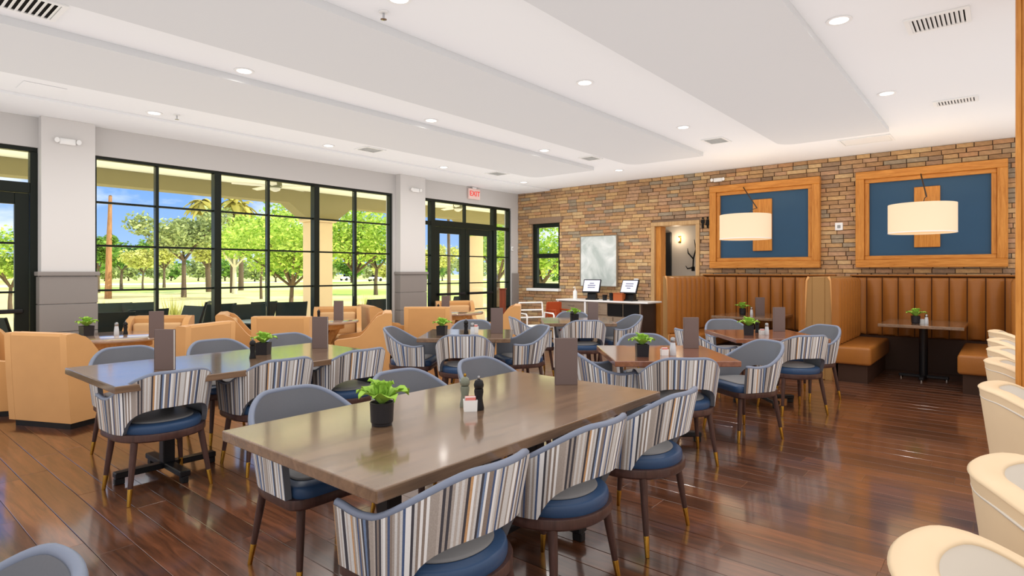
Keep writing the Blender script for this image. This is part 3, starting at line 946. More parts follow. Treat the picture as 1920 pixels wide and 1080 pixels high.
def shell(path, top, bot, th, lean, nv=7, cap_r=0.012):
    """outer skin, inner skin (with rims and ends), top edge line"""
    O = MB(); I = MB(); O.uv = []
    zb = 0.42; edge = []
    for (x, y, nx, ny, s) in path:
        h, b0 = top(s), bot(s)
        for k in range(nv):
            z = b0 + (h - b0) * k / (nv - 1)
            off = lean * max(0, z - zb)
            px_, py_ = x + nx * off, y + ny * off - 0.10 * max(0, z - zb) * (1 if y < 0 else 0.0)
            O.v.append((px_, py_, z)); O.uv.append((s, z))
            I.v.append((px_ - nx * th, py_ - ny * th, z))
        edge.append((px_ - nx * th * 0.5, py_ - ny * th * 0.5, h + 0.004))
    n = len(path)
    for i in range(n - 1):
        for k in range(nv - 1):
            q = (i * nv + k, (i + 1) * nv + k, (i + 1) * nv + k + 1, i * nv + k + 1)
            O.f.append(q); I.f.append(q[::-1])
    # rims: duplicate the outer edges into the inner mesh
    base = len(I.v)
    for i in range(n):
        I.v.append(O.v[i * nv + nv - 1]); I.v.append(O.v[i * nv])
    for i in range(n - 1):
        a, b2 = base + 2 * i, base + 2 * (i + 1)
        I.f.append((a, b2, (i + 1) * nv + nv - 1, i * nv + nv - 1))
        I.f.append((a + 1, i * nv, (i + 1) * nv, b2 + 1))
    for i in (0, n - 1):
        bs = len(I.v)
        for k in range(nv): I.v.append(O.v[i * nv + k])
        for k in range(nv - 1): I.f.append((bs + k, bs + k + 1, i * nv + k + 1, i * nv + k))
    return O, I, edge
def dplan(a, b, front, n=28, inset=0.0):
    """closed D plan of a seat"""
    pts = []
    for k in range(n + 1):
        t_ = PI * k / n
        c_, s_ = math.cos(t_), math.sin(t_)
        pts.append(((a - inset) * math.copysign(abs(c_) ** 0.93, c_), -(b - inset) * abs(s_) ** 0.93))
    r = 0.07
    fx, fy = a - inset, front - inset
    for k in range(5):
        t_ = PI / 2 * k / 4
        pts.append((-fx + r - r * math.cos(t_), fy - r + r * math.sin(t_)))
    for k in range(5):
        t_ = PI / 2 * (1 - k / 4)
        pts.append((fx - r + r * math.cos(t_), fy - r + r * math.sin(t_)))
    return pts
def pad(plan, z0, z1, r=0.02, crown=0.012):
    def ring(sc, z): return [(x * sc, y * sc, z) for x, y in plan]
    rings = [ring(0.985, z0), ring(1.0, z0 + r * 0.6), ring(1.0, z1 - r), ring(0.985, z1 - r * 0.35), ring(0.95, z1), ring(0.6, z1 + crown * 0.8), ring(0.15, z1 + crown)]
    return MB().loft(rings)
def make_dining_chair():
    t = thing('dining_chair', '', 'chair')
    path = arc_path(0.285, 0.270, 0.19)
    smax = path[-1][4]
    def top(s):
        u = abs(s)
        return 0.63 + 0.18 * (1 - sm(0.10, 0.50, u)) + 0.012 * sm(0.52, smax, u)
    def bot(s):
        u = abs(s)
        return 0.425 + 0.165 * max(0.0, 1 - (u / 0.30) ** 3.4) ** 0.6 if u < 0.30 else 0.425
    O, I, edge = shell(path, top, bot, 0.032, 0.10)
    ob('outer_shell', O, M_stripe, t, 180)
    ob('inner_back', I, M_vinyl, t, 50)
    ob('piping', MB().tube(edge, 0.0150, 8), M_pipe, t, 180)
    ob('seat_rail', MB().loft([[(x * s_, y * s_, z) for x, y in dplan(0.278, 0.278, 0.245)] for s_, z in ((0.97, 0.375), (1.0, 0.385), (1.0, 0.418), (0.99, 0.424))]), M_walnut, t, 40)
    ob('seat', pad(dplan(0.250, 0.266, 0.25), 0.424, 0.478, 0.022, 0.008), M_seat, t, 60)
    ob('seat_reflection_pad', pad(dplan(0.205, 0.215, 0.18), 0.480, 0.492, 0.008, 0.006), M_seatp, t, 60)  # thin grey pad added as the reflection on the seat top
    for sx in (-1, 1):
        for (x0, y0, x1, y1) in ((0.205, 0.185, 0.245, 0.235), (0.20, -0.165, 0.25, -0.215)):
            A = Vector((sx * x0, y0, 0.392)); B = Vector((sx * x1, y1, 0.0))
            def P(f): return A.lerp(B, f)
            g = ob('leg', MB().tube([P(0), P(0.35), P(0.74)], [0.021, 0.019, 0.0145], 10), M_walnut, t, 60)
            ob('ferrule', MB().tube([P(0.74), P(0.745), P(0.985), P(1.0)], [0.0145, 0.0153, 0.0115, 0.0115], 10), M_brass, g, 60)
    return Proto(t)
CHAIR = make_dining_chair()
def chair(x, y, face, label, group):
    """face = direction the sitter looks, degrees from +X"""
    return CHAIR.put((x, y, 0), R(face - 90), label, group)
G1, G2 = 'striped chairs at the front long table', 'striped chairs at the window-side long table'
chair(1.47, 1.60, 91, 'striped armchair nearest the viewer, at the near corner of the front long table', G1)
chair(2.18, 1.60, 89, 'middle striped armchair on the aisle side of the front long table', G1)
chair(2.97, 1.60, 90, 'striped armchair at the far end of the front long table, aisle side', G1)
chair(1.64, 2.65, -90, 'striped armchair at the front long table behind the nearest potted plant', G1)
chair(2.37, 2.65, -91, 'grey lined armchair across the front long table, left of the pepper mill', G1)
chair(3.09, 2.64, -88, 'grey lined armchair across the front long table, directly behind the pepper mill', G1)
chair(1.49, 4.36, 92, 'striped armchair with open arched back alone at the left corner of window-side long table', G2)
chair(2.22, 4.29, 88, 'middle striped armchair on the near side of the window-side long table', G2)
chair(2.90, 4.29, 90, 'striped armchair at the right end of the window-side long table, near side', G2)
chair(1.66, 5.33, -92, 'grey backed chair at window-side long table beside the large tan club chair', G2)
chair(2.37, 5.30, -90, 'grey backed chair across the window-side long table behind its potted plant', G2)
chair(3.09, 5.30, -88, 'grey backed chair across the window-side long table left of its right menu', G2)
T3, T4, T5, T6 = (4.72, 4.60), (7.0, 4.67), (4.67, 2.24), (6.80, 2.05)
def around(T, ang, dist, label, group, dturn=0):
    x, y = T[0] + dist * math.cos(R(ang)), T[1] + dist * math.sin(R(ang))
    return chair(x, y, ang + 180 + dturn, label, group)
G3, G4, G5, G6 = ('striped chairs at the square table before the double door', 'striped chairs at the square table before the console',
                  'striped chairs at the middle square table', 'striped chairs at the square table before the booths')
around(T3, 220, 0.42, 'striped armchair with its back to the viewer at the square table before the double door', G3)
around(T3, 124, 0.62, 'striped armchair on the left of the square table before the double door', G3)
around(T3, -30, 0.62, 'striped armchair on the right of the square table before the double door', G3)
around(T3, 41, 0.78, 'grey backed chair on the far side of the square table before the double door', G3)
around(T4, 224, 0.44, 'striped armchair with its back to the viewer at the table before the console', G4)
around(T4, -37, 0.64, 'striped armchair on the right of the table before the console', G4)
around(T4, 142, 0.64, 'striped armchair on the left of the table before the console', G4)
around(T4, 38, 0.60, 'grey backed chair between the far table and the console', G4)
around(T5, 220, 0.43, 'striped armchair with its back to the viewer at the middle square table', G5)
around(T5, -33, 0.82, 'striped armchair pulled out on the right of the middle square table', G5)
around(T5, 140, 0.54, 'striped armchair on the left of the middle square table behind the tall front menu', G5)
around(T5, 38, 0.62, 'grey backed chair on the far side of the middle square table', G5)
chair(6.56, 1.69, 48, 'striped armchair with open arched back at the square table before the booths', G6)
chair(7.42, 1.74, 150, 'striped armchair on the booth side of the square table, blue lining showing', G6)
chair(6.36, 2.52, -40, 'striped armchair on the left of the square table before the booths', G6)
chair(7.52, 2.66, 222, 'blue grey backed chair between the square table and the left booth', G6)
chair(0.035, 1.565, 176, 'blue lined chair cut off at the bottom left corner of the picture', 'striped chairs at unseen tables')

# ---- long tables
def cross_base(t, x, y, n='base_foot'):
    ob('column', MB().rbox(x - 0.04, x + 0.04, y - 0.04, y + 0.04, 0.08, 0.70, 0.006, 1), M_black, t)
    ob('top_plate', MB().box(x - 0.22, x + 0.22, y - 0.22, y + 0.22, 0.695, 0.712), M_black, t)
    for k in range(4):
        a = PI / 2 * k
        ca, sa = math.cos(a), math.sin(a)
        Mx = Matrix.Translation((x, y, 0)) @ Matrix.Rotation(a, 4, 'Z')
        f = ob('base_foot', MB().rbox(0.03, 0.33, -0.035, 0.035, 0.045, 0.085, 0.006, 1, Mx), M_black, t)
        ob('glide', MB().rbox(0.27, 0.33, -0.02, 0.02, 0.0, 0.045, 0.004, 1, Mx), M_black, f)
def long_table(cx, cy, label):
    t = thing('dining_table', label, 'table', (cx, cy, 0), 0, 'long dining tables')
    ob('tabletop', MB().rbox(-1.0, 1.0, -0.545, 0.545, 0.715, 0.76, 0.005, 2), M_table, t)
    for x in (-0.52, 0.52): cross_base(t, x, 0)
    return t
long_table(2.14, 2.06, 'long brown wooden table in the foreground with plant and mills')
long_table(2.16, 4.63, 'long glossy wooden table near the windows with two menus')
def sq_table(c, rz, m, label, size=0.98):
    t = thing('dining_table', label, 'table', (c[0], c[1], 0), rz, 'square dining tables')
    h = size / 2
    ob('tabletop', MB().rbox(-h, h, -h, h, 0.715, 0.76, 0.006, 2), m, t)
    cross_base(t, 0, 0)
sq_table(T3, R(38), M_table, 'square brown table with glossy top before the double door')
sq_table(T4, R(40), M_table, 'square brown table in front of the console')
sq_table(T5, R(40), M_table_r, 'square reddish brown table in the middle of the room')
sq_table(T6, R(40), M_table_r, 'square reddish brown table nearest the booths')

# ---- tan club chairs with sloping arms, and round tables
def make_club():
    t = thing('club_chair', '', 'chair')
    W, D = 0.37, 0.36
    prof = [(-D, 0.06), (-D - 0.03, 0.5), (-D - 0.045, 0.86), (-D - 0.035, 0.88), (-D + 0.05, 0.885)]
    for k in range(9):
        f = k / 8
        prof.append((-D + 0.10 + f * 0.33, 0.86 - 0.30 * (f * f * (3 - 2 * f))))
    prof += [(0.20, 0.545), (D - 0.03, 0.53), (D, 0.51), (D - 0.02, 0.06)]
    for sx in (-1, 1):
        ob('side_panel', MB().prism(prof, 'x', sx * W, sx * (W - 0.075)), M_tan, t, 30)
    back = [(-D + 0.001, 0.06), (-D - 0.029, 0.5), (-D - 0.044, 0.86), (-D - 0.03, 0.885), (-D + 0.06, 0.886), (-D + 0.09, 0.85), (-D + 0.11, 0.30)]
    ob('back', MB().prism(back, 'x', -W + 0.076, W - 0.076), M_tan, t, 30)
    ob('back_cushion', MB().rbox(-W + 0.085, W - 0.085, -D + 0.10, -D + 0.19, 0.44, 0.80, 0.035, 3), M_tan_l, t, 60)
    ob('seat_cushion', MB().rbox(-W + 0.08, W - 0.08, -D + 0.14, D - 0.01, 0.31, 0.45, 0.035, 3), M_tan_l, t, 60)
    ob('front_rail', MB().rbox(-W + 0.078, W - 0.078, D - 0.10, D - 0.03, 0.06, 0.305, 0.01, 1), M_tan, t)
    ob('plinth', MB().box(-W + 0.04, W - 0.04, -D + 0.03, D - 0.05, 0.0, 0.06), M_black, t)
    return Proto(t)
CLUB = make_club()
def club(x, y, face, label, group): return CLUB.put((x, y, 0), R(face - 90), label, group)
GA, GB, GC = 'tan club chairs at the round table by the left pier', 'tan club chairs at the round table in the wide window', 'tan club chairs at the round table before the double door'
club(1.67, 7.02, 26, 'large tan club chair with its back to the viewer at the far left', GA)
club(1.30, 8.02, -30, 'tan club chair cut off by the left edge beside the green door', GA)
club(2.64, 7.04, 116, 'tan club chair right of the left round table, plain back showing', GA)
club(2.70, 8.12, 232, 'tan club chair by the window across the left round table', GA)
club(3.94, 8.12, -28, 'tan club chair with pale lining right of the thick mullion', GB)
club(4.10, 7.27, 40, 'tan club chair with square back to the viewer in the wide window', GB)
club(5.02, 6.98, 142, 'tan club chair in side view with sweeping arm by the wide window', GB)
club(5.34, 8.10, 235, 'tan club chair against the glass across the window table', GB)
club(6.66, 7.38, 40, 'tan club chair with square back left of the double door table', GC)
club(6.36, 8.17, -20, 'tan club chair tucked by the middle pier, only its crest showing', GC)
club(7.62, 6.72, 128, 'tan club chair on the right of the double door table', GC)
club(7.92, 8.02, 235, 'tan club chair against the double door across the table', GC)
def round_table(x, y, label):
    t = thing('round_table', label, 'table', (x, y, 0), R(25), 'round tables by the windows')
    ob('tabletop', MB().lathe([(0.49, 0.70), (0.52, 0.705), (0.53, 0.72), (0.525, 0.737), (0.51, 0.742)], 40), M_rtop, t, 40)
    ob('apron', MB().lathe([(0.30, 0.62), (0.32, 0.62), (0.32, 0.70), (0.30, 0.70)], 32), M_lwood, t, 40)
    for k in range(4):
        a = PI / 2 * k
        Mx = Matrix.Rotation(a, 4, 'Z')
        ob('leg', MB().loft([[Mx @ Vector(p) for p in ((0.20, -0.03, 0.0), (0.28, -0.03, 0.0), (0.28, 0.03, 0.0), (0.20, 0.03, 0.0))],
                             [Mx @ Vector(p) for p in ((0.06, -0.03, 0.40), (0.16, -0.03, 0.40), (0.16, 0.03, 0.40), (0.06, 0.03, 0.40))],
                             [Mx @ Vector(p) for p in ((0.20, -0.03, 0.64), (0.30, -0.03, 0.64), (0.30, 0.03, 0.64), (0.20, 0.03, 0.64))]]), M_lwood, t)
RT = [(2.20, 7.60), (4.80, 7.68), (7.32, 7.50)]
round_table(*RT[0], 'round wooden table with pale gloss by the left pier')
round_table(*RT[1], 'round wooden table with pale gloss in the middle of the wide window')
round_table(*RT[2], 'round wooden table with pale gloss before the double door')

# ---- beige barrel chairs on the right
def make_barrel():
    t = thing('barrel_chair', '', 'chair')
    path = arc_path(0.345, 0.335, 0.20, n=36)
    smax = path[-1][4]
    def top(s): return 0.815 - 0.19 * sm(0.20, smax, abs(s))
    O, I, edge = shell(path, top, lambda s: 0.10, 0.085, 0.03)
    ob('outer_shell', O, M_beige, t, 180)
    ob('inner_back', I, M_beige_s, t, 50)
    # padded rim: flattened tube
    rim = []
    n = len(path)
    for i, (x, y, nx, ny, s) in enumerate(path):
        cx_, cy_, cz_ = edge[i]
        ring = []
        for k in range(10):
            a = 2 * PI * k / 10
            ring.append((cx_ + nx * 0.047 * math.cos(a), cy_ + ny * 0.047 * math.cos(a), cz_ - 0.004 + 0.014 * math.sin(a)))
        rim.append(ring)
    ob('rim_pad', MB().loft(rim), M_beige, t, 180)
    ob('seam_cord', MB().tube([(x + nx * 0.012, y + ny * 0.012 - (0.10 * 0.3 if y < 0 else 0), e_[2] - 0.05) for (x, y, nx, ny, s), e_ in zip(path, edge)], 0.005, 6), M_beige_s, t, 180)
    ob('seat_cushion', pad(dplan(0.255, 0.235, 0.25), 0.30, 0.44, 0.04, 0.02), M_beige_s, t, 60)
    ob('seat_base', MB().loft([[(x, y, z) for x, y in dplan(0.258, 0.24, 0.20)] for z in (0.11, 0.30)]), M_beige, t, 50)
    ob('plinth', MB().lathe([(0.24, 0.0), (0.24, 0.09), (0.2, 0.105)], 28), M_black, t, 40)
    return Proto(t)
BAR = make_barrel()
GBR = 'beige barrel chairs along the right side'
for k, (x, y, f, lab) in enumerate(((1.58, -0.19, -88, 'beige barrel chair nearest the viewer, seat pad showing at bottom right'),
        (2.42, -0.30, -95, 'beige barrel chair second from the bottom right corner'),
        (4.18, -0.28, -90, 'beige barrel chair third from the bottom right, before the oak post'),
        (5.40, -0.28, -86, 'beige barrel chair just beyond the oak post'),
        (6.22, -0.28, -92, 'beige barrel chair fifth along the right side'),
        (7.05, -0.27, -90, 'beige barrel chair sixth along the right side'),
        (8.10, -0.26, -80, 'beige barrel chair furthest away beside the right booth bench'))):
    BAR.put((x, y, 0), R(f - 90), lab, GBR)

# ---- booths with channel tufted backs
def channel_mesh(w, h, dep, name='back_channel'):
    """upright puffed strip: local x = width, y = outwards(+), z up"""
    mb = MB(); n = 7
    rings = []
    for z, sc in ((0, 0.15), (0.02, 0.8), (0.06, 1), (h - 0.05, 1), (h - 0.015, 0.75), (h, 0.15)):
        r = []
        for k in range(n):
            u = -1 + 2 * k / (n - 1)
            r.append((u * w / 2, 0.006 + dep * sc * math.sqrt(max(0, 1 - u * u * 0.97)), z))
        r += [(w / 2, -0.01, z), (-w / 2, -0.01, z)]
        rings.append(r)
    return mb.loft(rings).mesh(name, M_leather, 40)
CHM = {}
def channels(p, a, b_, z0, z1, w=None, dep=0.045):
    """row of channels between plan points a and b on parent p; outward = left of a->b"""
    a, b_ = Vector(a), Vector(b_)
    L = (b_ - a).length; n = max(1, round(L / (w or 0.19))); cw = L / n
    key = (round(cw, 4), round(z1 - z0, 3), dep)
    if key not in CHM: CHM[key] = channel_mesh(cw - 0.012, z1 - z0, dep)
    ang = math.atan2(b_.y - a.y, b_.x - a.x)
    for k in range(n):
        c = a.lerp(b_, (k + 0.5) / n)
        ob('back_channel', CHM[key], parent=p, loc=(c.x, c.y, z0), rot=(0, 0, ang))
XF = 8.72
M_wing = mat('olive_side_panel', S(152, 114, 68), 0.5, noise=(6, 0.06))
def booth(y0, y1, label, lw, rw):
    t = thing('booth', label, 'booth', (0, 0, 0), 0, 'leather booths along the brick wall')
    # back
    ob('back_panel', MB().rbox(10.34, XB - 0.036, y0, y1, 0.12, 1.385, 0.01, 1), M_leather_d, t)
    channels(t, (10.34, y0 + 0.02), (10.34, y1 - 0.02), 0.50, 1.37, 0.195, 0.05)
    ob('cap_rail', MB().rbox(10.30, XB - 0.036, y0, y1, 1.385, 1.41, 0.008, 1), M_leather, t)
    ob('kick_panel', MB().box(10.30, 10.338, y0 + 0.03, y1 - 0.03, 0.0, 0.49), mat('dark_walnut_kick', S(58, 38, 28), 0.5), t)
    # benches facing each other
    for side in (0, 1):
        s_ = 1 if side == 0 else -1                    # side 0 = high y bench, faces -y
        yb = y1 if side == 0 else y0
        d = -1 if side == 0 else 1
        seat = (yb + d * 0.08, yb + d * (lw if side == 0 else rw))
        lo, hi = min(seat), max(seat)
        be = ob('bench_seat', MB().rbox(XF, 10.28, lo, hi, 0.235, 0.47, 0.035, 3), M_leather, t, 60)
        ob('bench_plinth', MB().box(XF + 0.06, 10.28, lo + 0.05, hi - 0.05, 0, 0.235), mat('dark_walnut_kick', S(58, 38, 28), 0.5), t)
        if side == 0: channels(t, (10.28, yb - 0.075), (XF, yb - 0.075), 0.46, 1.37, 0.20, 0.085)
        else: channels(t, (XF, yb + 0.075), (10.28, yb + 0.075), 0.46, 1.37, 0.20, 0.085)
        # wing panel with a flaring end
        if side == 0:
            poly = [(yb - 0.02, 1.385), (yb - 0.05, 1.33), (yb - 0.075, 0.9), (yb - 0.085, 0.25), (yb - 0.085, 0), (yb + 0.02, 0), (yb + 0.02, 1.385)]
        else:
            poly = [(yb + 0.02, 1.385), (yb + 0.05, 1.33), (yb + 0.075, 0.9), (yb + 0.085, 0.25), (yb + 0.085, 0), (yb - 0.02, 0), (yb - 0.02, 1.385)]
        ob('wing_panel', MB().prism(poly, 'x', XF + 0.03, 10.335), M_wing, t)
        ed = [(XF + 0.03, y_, z_) for y_, z_ in poly[:5]]
        ob('wing_piping', MB().tube(ed, 0.016, 8), mat('pale_leather_piping', S(206, 150, 92), 0.4), t, 180)
    return t
booth(2.02, 4.16, 'left cognac leather booth with channelled backs below the first picture', 0.52, 0.52)
booth(-0.24, 1.82, 'right cognac leather booth with channelled backs below the second picture', 0.52, 0.66)
tp = ob('partition_post', MB().rbox(XF + 0.02, 10.33, 1.842, 1.998, 0, 1.385, 0.008, 1), M_wing)
tag(tp, 'narrow tan partition standing between the two booths', 'partition')
def booth_table(cx, cy, label, w=0.92):
    t = thing('booth_table', label, 'table', (cx, cy, 0), 0, 'booth tables')
    ob('tabletop', MB().rbox(-0.52, 0.60, -w / 2, w / 2, 0.72, 0.76, 0.006, 2), M_table, t)
    ob('column', MB().lathe([(0.05, 0.05), (0.05, 0.72)], 20), M_black, t, 40)
    ob('top_plate', MB().box(-0.2, 0.2, -0.2, 0.2, 0.70, 0.72), M_black, t)
    for k in range(4):
        Mx = Matrix.Rotation(PI / 2 * k, 4, 'Z')
        f = ob('base_foot', MB().rbox(0.03, 0.28, -0.03, 0.03, 0.02, 0.06, 0.008, 1, Mx), M_black, t)
        ob('glide', MB().lathe([(0.022, 0), (0.022, 0.02)], 12, tuple(Mx @ Vector((0.255, 0, 0)))), M_chrome, f, 40)
    return t
booth_table(9.66, 3.09, 'dark wooden table inside the left booth')
booth_table(9.66, 0.83, 'dark wooden table inside the right booth on a black post')

# ---- framed blue panels
def picture(y0, y1, z0, z1, label):
    t = thing('framed_panel', label, 'picture', (XB - 0.036, (y0 + y1) / 2, z0), 0, 'framed blue wall panels')
    w, h = (y1 - y0) / 2, z1 - z0
    fw = 0.115
    def fbar(nm, ya, yb, za, zb, d, m):
        return ob(nm, MB().rbox(-d, 0, ya, yb, za, zb, 0.006, 1), m, t)
    MH = wood('honey_oak_along', S(176, 108, 40), S(212, 146, 70), rough=0.38, scale=(18, 1.5, 18), wave=2.2)
    for nm, ya, yb, za, zb, m in (('frame_bottom', -w, w, 0, fw, MH), ('frame_top', -w, w, h - fw, h, MH), ('frame_side', -w, -w + fw, fw, h - fw, M_oak_v), ('frame_side', w - fw, w, fw, h - fw, M_oak_v)):
        fbar(nm, ya, yb, za, zb, 0.11, m)
    g = fw + 0.001
    for nm, ya, yb, za, zb, m in (('inner_slip', -w + g, w - g, fw, fw + 0.06, MH), ('inner_slip', -w + g, w - g, h - fw - 0.06, h - fw, MH), ('inner_slip', -w + g, -w + g + 0.06, fw + 0.061, h - fw - 0.061, M_oak_v), ('inner_slip', w - g - 0.06, w - g, fw + 0.061, h - fw - 0.061, M_oak_v)):
        fbar(nm, ya, yb, za, zb, 0.075, m)
    fbar('blue_field', -w + 0.1, w - 0.1, 0.1, h - 0.1, 0.03, M_blue)
    fbar('centre_board', -0.155, 0.155, h / 2 - 0.44, h / 2 + 0.44, 0.06, M_oak_v)
    return t
picture(2.245, 4.035, 1.52, 2.98, 'blue wall panel in a honey oak frame above the left booth')
picture(-0.05, 1.745, 1.52, 2.98, 'blue wall panel in a honey oak frame above the right booth')

# ---- drum lamps on wall arms
def drum(cx, cy, zc, wy, wz, joint, label):
    t = thing('drum_lamp', label, 'lamp', (cx, cy, zc), 0, 'drum lamps over the booth tables')
    r, h = 0.378, 0.19
    ob('shade', MB().lathe([(r, -h), (r, h), (r - 0.006, h), (r - 0.006, -h), (r, -h)], 48, cap=False), M_shade, t, 40)
    ob('diffuser', MB().lathe([(0.01, -h + 0.012), (r - 0.007, -h + 0.012)], 40), M_shade, t)
    sp = MB()
    for k in range(3):
        a = 2 * PI * k / 3 + 0.4
        sp.tube([(0, 0, h - 0.03), (math.cos(a) * (r - 0.008), math.sin(a) * (r - 0.008), h - 0.03)], 0.004, 6)
    ob('spider', sp, M_black, t)
    ob('rim_band', MB().lathe([(r + 0.002, -h), (r + 0.002, -h + 0.012), (r + 0.0005, -h + 0.012), (r + 0.0005, -h)], 48, cap=False), M_white, t, 40)
    P0 = Vector((XB - 0.12 - cx, wy - cy, wz - zc)); P1 = Vector(joint)
    ob('arm', MB().tube([P0, P1], 0.009, 8), M_black, t, 40)
    ob('hanger', MB().tube([P1, P1 * 0.6 + Vector((0, 0, h * 0.5)), (0, 0, h - 0.03)], 0.005, 8), M_black, t, 40)
    ob('wall_mount', MB().lathe([(0.045, 0), (0.045, 0.02), (0.02, 0.03)], 16, tuple(P0 + Vector((0.02, 0, 0)))), M_black, t, 40)
    ob('bulb', MB().lathe([(0.01, -0.06), (0.035, -0.03), (0.04, 0), (0.03, 0.04), (0.012, 0.07)], 16), M_lens, t, 180)
    L = bpy.data.lights.new('drum_light', 'POINT'); L.energy = 16 * LAMP; L.color = (1, 0.86, 0.66); L.shadow_soft_size = 0.12
    lo_ = bpy.data.objects.new('drum_light', L); link(lo_, t); lo_.location = (0, 0, 0.0)
drum(9.35, 3.09, 2.15, 3.45, 2.92, (0.12, -0.14, 0.30), 'cream drum lamp hanging over the left booth table')
drum(9.35, 0.82, 2.15, 0.92, 2.88, (0.12, -0.04, 0.30), 'cream drum lamp hanging over the right booth table')

# ---- console with tills
def console():
    t = thing('console', 'dark wood service console with white top against the brick wall', 'cabinet', (0, 0, 0))
    XC = 9.86
    cw = wood('console_wood', S(134, 116, 98), S(158, 140, 120), rough=0.5, scale=(14, 1.5, 14))
    cd = mat('console_side', S(58, 38, 30), 0.5)
    ob('body', MB().box(XC + 0.03, XB - 0.04, 5.16, 7.02, 0.06, 0.86), cw, t)
    ob('end_panel', MB().rbox(XC + 0.0, XB - 0.04, 5.12, 5.158, 0.0, 0.86, 0.004, 1), cd, t)
    ob('end_panel', MB().rbox(XC + 0.0, XB - 0.04, 7.022, 7.06, 0.0, 0.86, 0.004, 1), M_white, t)
    ob('worktop', MB().rbox(XC - 0.02, XB - 0.036, 5.00, 7.08, 0.862, 0.892, 0.005, 1), M_white, t)
    ob('divider', MB().rbox(XC - 0.005, XC + 0.029, 6.36, 6.40, 0.0, 0.86, 0.003, 1), M_white, t)
    for (a, c, z0, z1) in ((6.41, 7.015, 0.50, 0.85), (6.41, 7.015, 0.08, 0.49), (5.88, 6.35, 0.62, 0.85)):
        d = ob('drawer_front', MB().rbox(XC + 0.01, XC + 0.029, a, c, z0, z1, 0.004, 1), cw, t)
        m_ = (a + c) / 2
        ob('handle', MB().tube([(XC + 0.01, m_ - 0.07, z1 - 0.07), (XC - 0.015, m_ - 0.06, z1 - 0.07), (XC - 0.015, m_ + 0.06, z1 - 0.07), (XC + 0.01, m_ + 0.07, z1 - 0.07)], 0.005, 6), M_chrome, d)
    for (a, c) in ((5.55, 5.87), (5.20, 5.53)):
        n_ = ob('dark_niche_plate', MB().rbox(XC + 0.012, XC + 0.029, a, c, 0.60, 0.84, 0.003, 1), M_dark, t)  # flat dark plate, its colour gives the shade of a recess
    for (a, c) in ((5.76, 6.35), (5.18, 5.74)):
        d = ob('door', MB().rbox(XC + 0.01, XC + 0.029, a, c, 0.08, 0.58, 0.004, 1), cw, t)
        ob('handle', MB().tube([(XC + 0.01, a + 0.06, 0.52), (XC - 0.012, a + 0.06, 0.51), (XC - 0.012, a + 0.06, 0.40), (XC + 0.01, a + 0.06, 0.39)], 0.005, 6), M_chrome, d)
console()
M_screen = glow_mat('till_screen', S(214, 214, 232), 0.55)
M_txt = mat('screen_text', S(70, 76, 110), 0.6)
def till(y, rz, label, n):
    t = thing('till_terminal', label, 'till', (10.10, y, 0.892), rz, 'till terminals on the console')
    ob('foot', MB().rbox(-0.10, 0.10, -0.11, 0.11, 0, 0.03, 0.008, 1), M_black, t)
    ob('stand', MB().prism([(-0.05, 0.03), (0.07, 0.03), (0.05, 0.24), (0.0, 0.24)], 'y', -0.09, 0.09), M_black, t)
    Mx = Matrix.Translation((-0.03, 0, 0.27)) @ Matrix.Rotation(R(24), 4, 'Y')
    h = ob('housing', MB().rbox(-0.015, 0.02, -0.185, 0.185, -0.14, 0.15, 0.01, 2, Mx), M_black, t)
    ob('screen', MB().rbox(-0.018, -0.0155, -0.165, 0.165, -0.115, 0.125, 0.001, 1, Mx), M_screen, h)
    rr = random.Random(n)
    for k in range(3):
        w_ = rr.uniform(0.04, 0.09); z_ = 0.05 - k * 0.045
        ob('screen_line', MB().box(-0.0195, -0.0182, -w_, w_, z_, z_ + 0.016), M_txt, h).data.transform(Mx)
till(6.36, R(12), 'black till with tilted screen on the left of the console', 1)
till(5.50, R(-4), 'black till with tilted screen on the right of the console', 2)
def cup(x, y, z, m, label, r=0.04, h=0.13):
    t = thing('cup', label, 'cup', (x, y, z), 0, 'small containers on the console')
    ob('body', MB().lathe([(r * 0.8, 0), (r, h), (r * 0.92, h), (r * 0.74, 0.008)], 18, cap=False), m, t, 40)
    ob('base', MB().lathe([(r * 0.8, 0), (r * 0.8, 0.006)], 18), m, t)
cup(10.02, 6.02, 0.892, M_black, 'black cup on the console right of the left till', 0.05, 0.11)
cup(10.02, 5.86, 0.892, M_black, 'taller black cup on the console beside the wooden box', 0.055, 0.15)
t = thing('wooden_box', 'small reddish wooden box between the tills', 'box', (10.03, 5.69, 0.892))
mred = mat('red_wood', S(176, 92, 50), 0.5)
ob('box_body', MB().rbox(-0.09, 0.09, -0.10, 0.10, 0, 0.14, 0.005, 1), mred, t); ob('lid', MB().rbox(-0.095, 0.095, -0.105, 0.105, 0.141, 0.155, 0.004, 1), mred, t)
t = thing('dispenser_bottle', 'white pump bottle at the left end of the console', 'bottle', (10.02, 6.72, 0.892))
ob('body', MB().lathe([(0.04, 0), (0.042, 0.02), (0.042, 0.16), (0.02, 0.19), (0.018, 0.2)], 18), M_white, t, 40)
ob('pump', MB().tube([(0, 0, 0.2), (0, 0, 0.25), (-0.05, 0, 0.25), (-0.06, 0, 0.235)], 0.008, 8), M_white, t, 40)
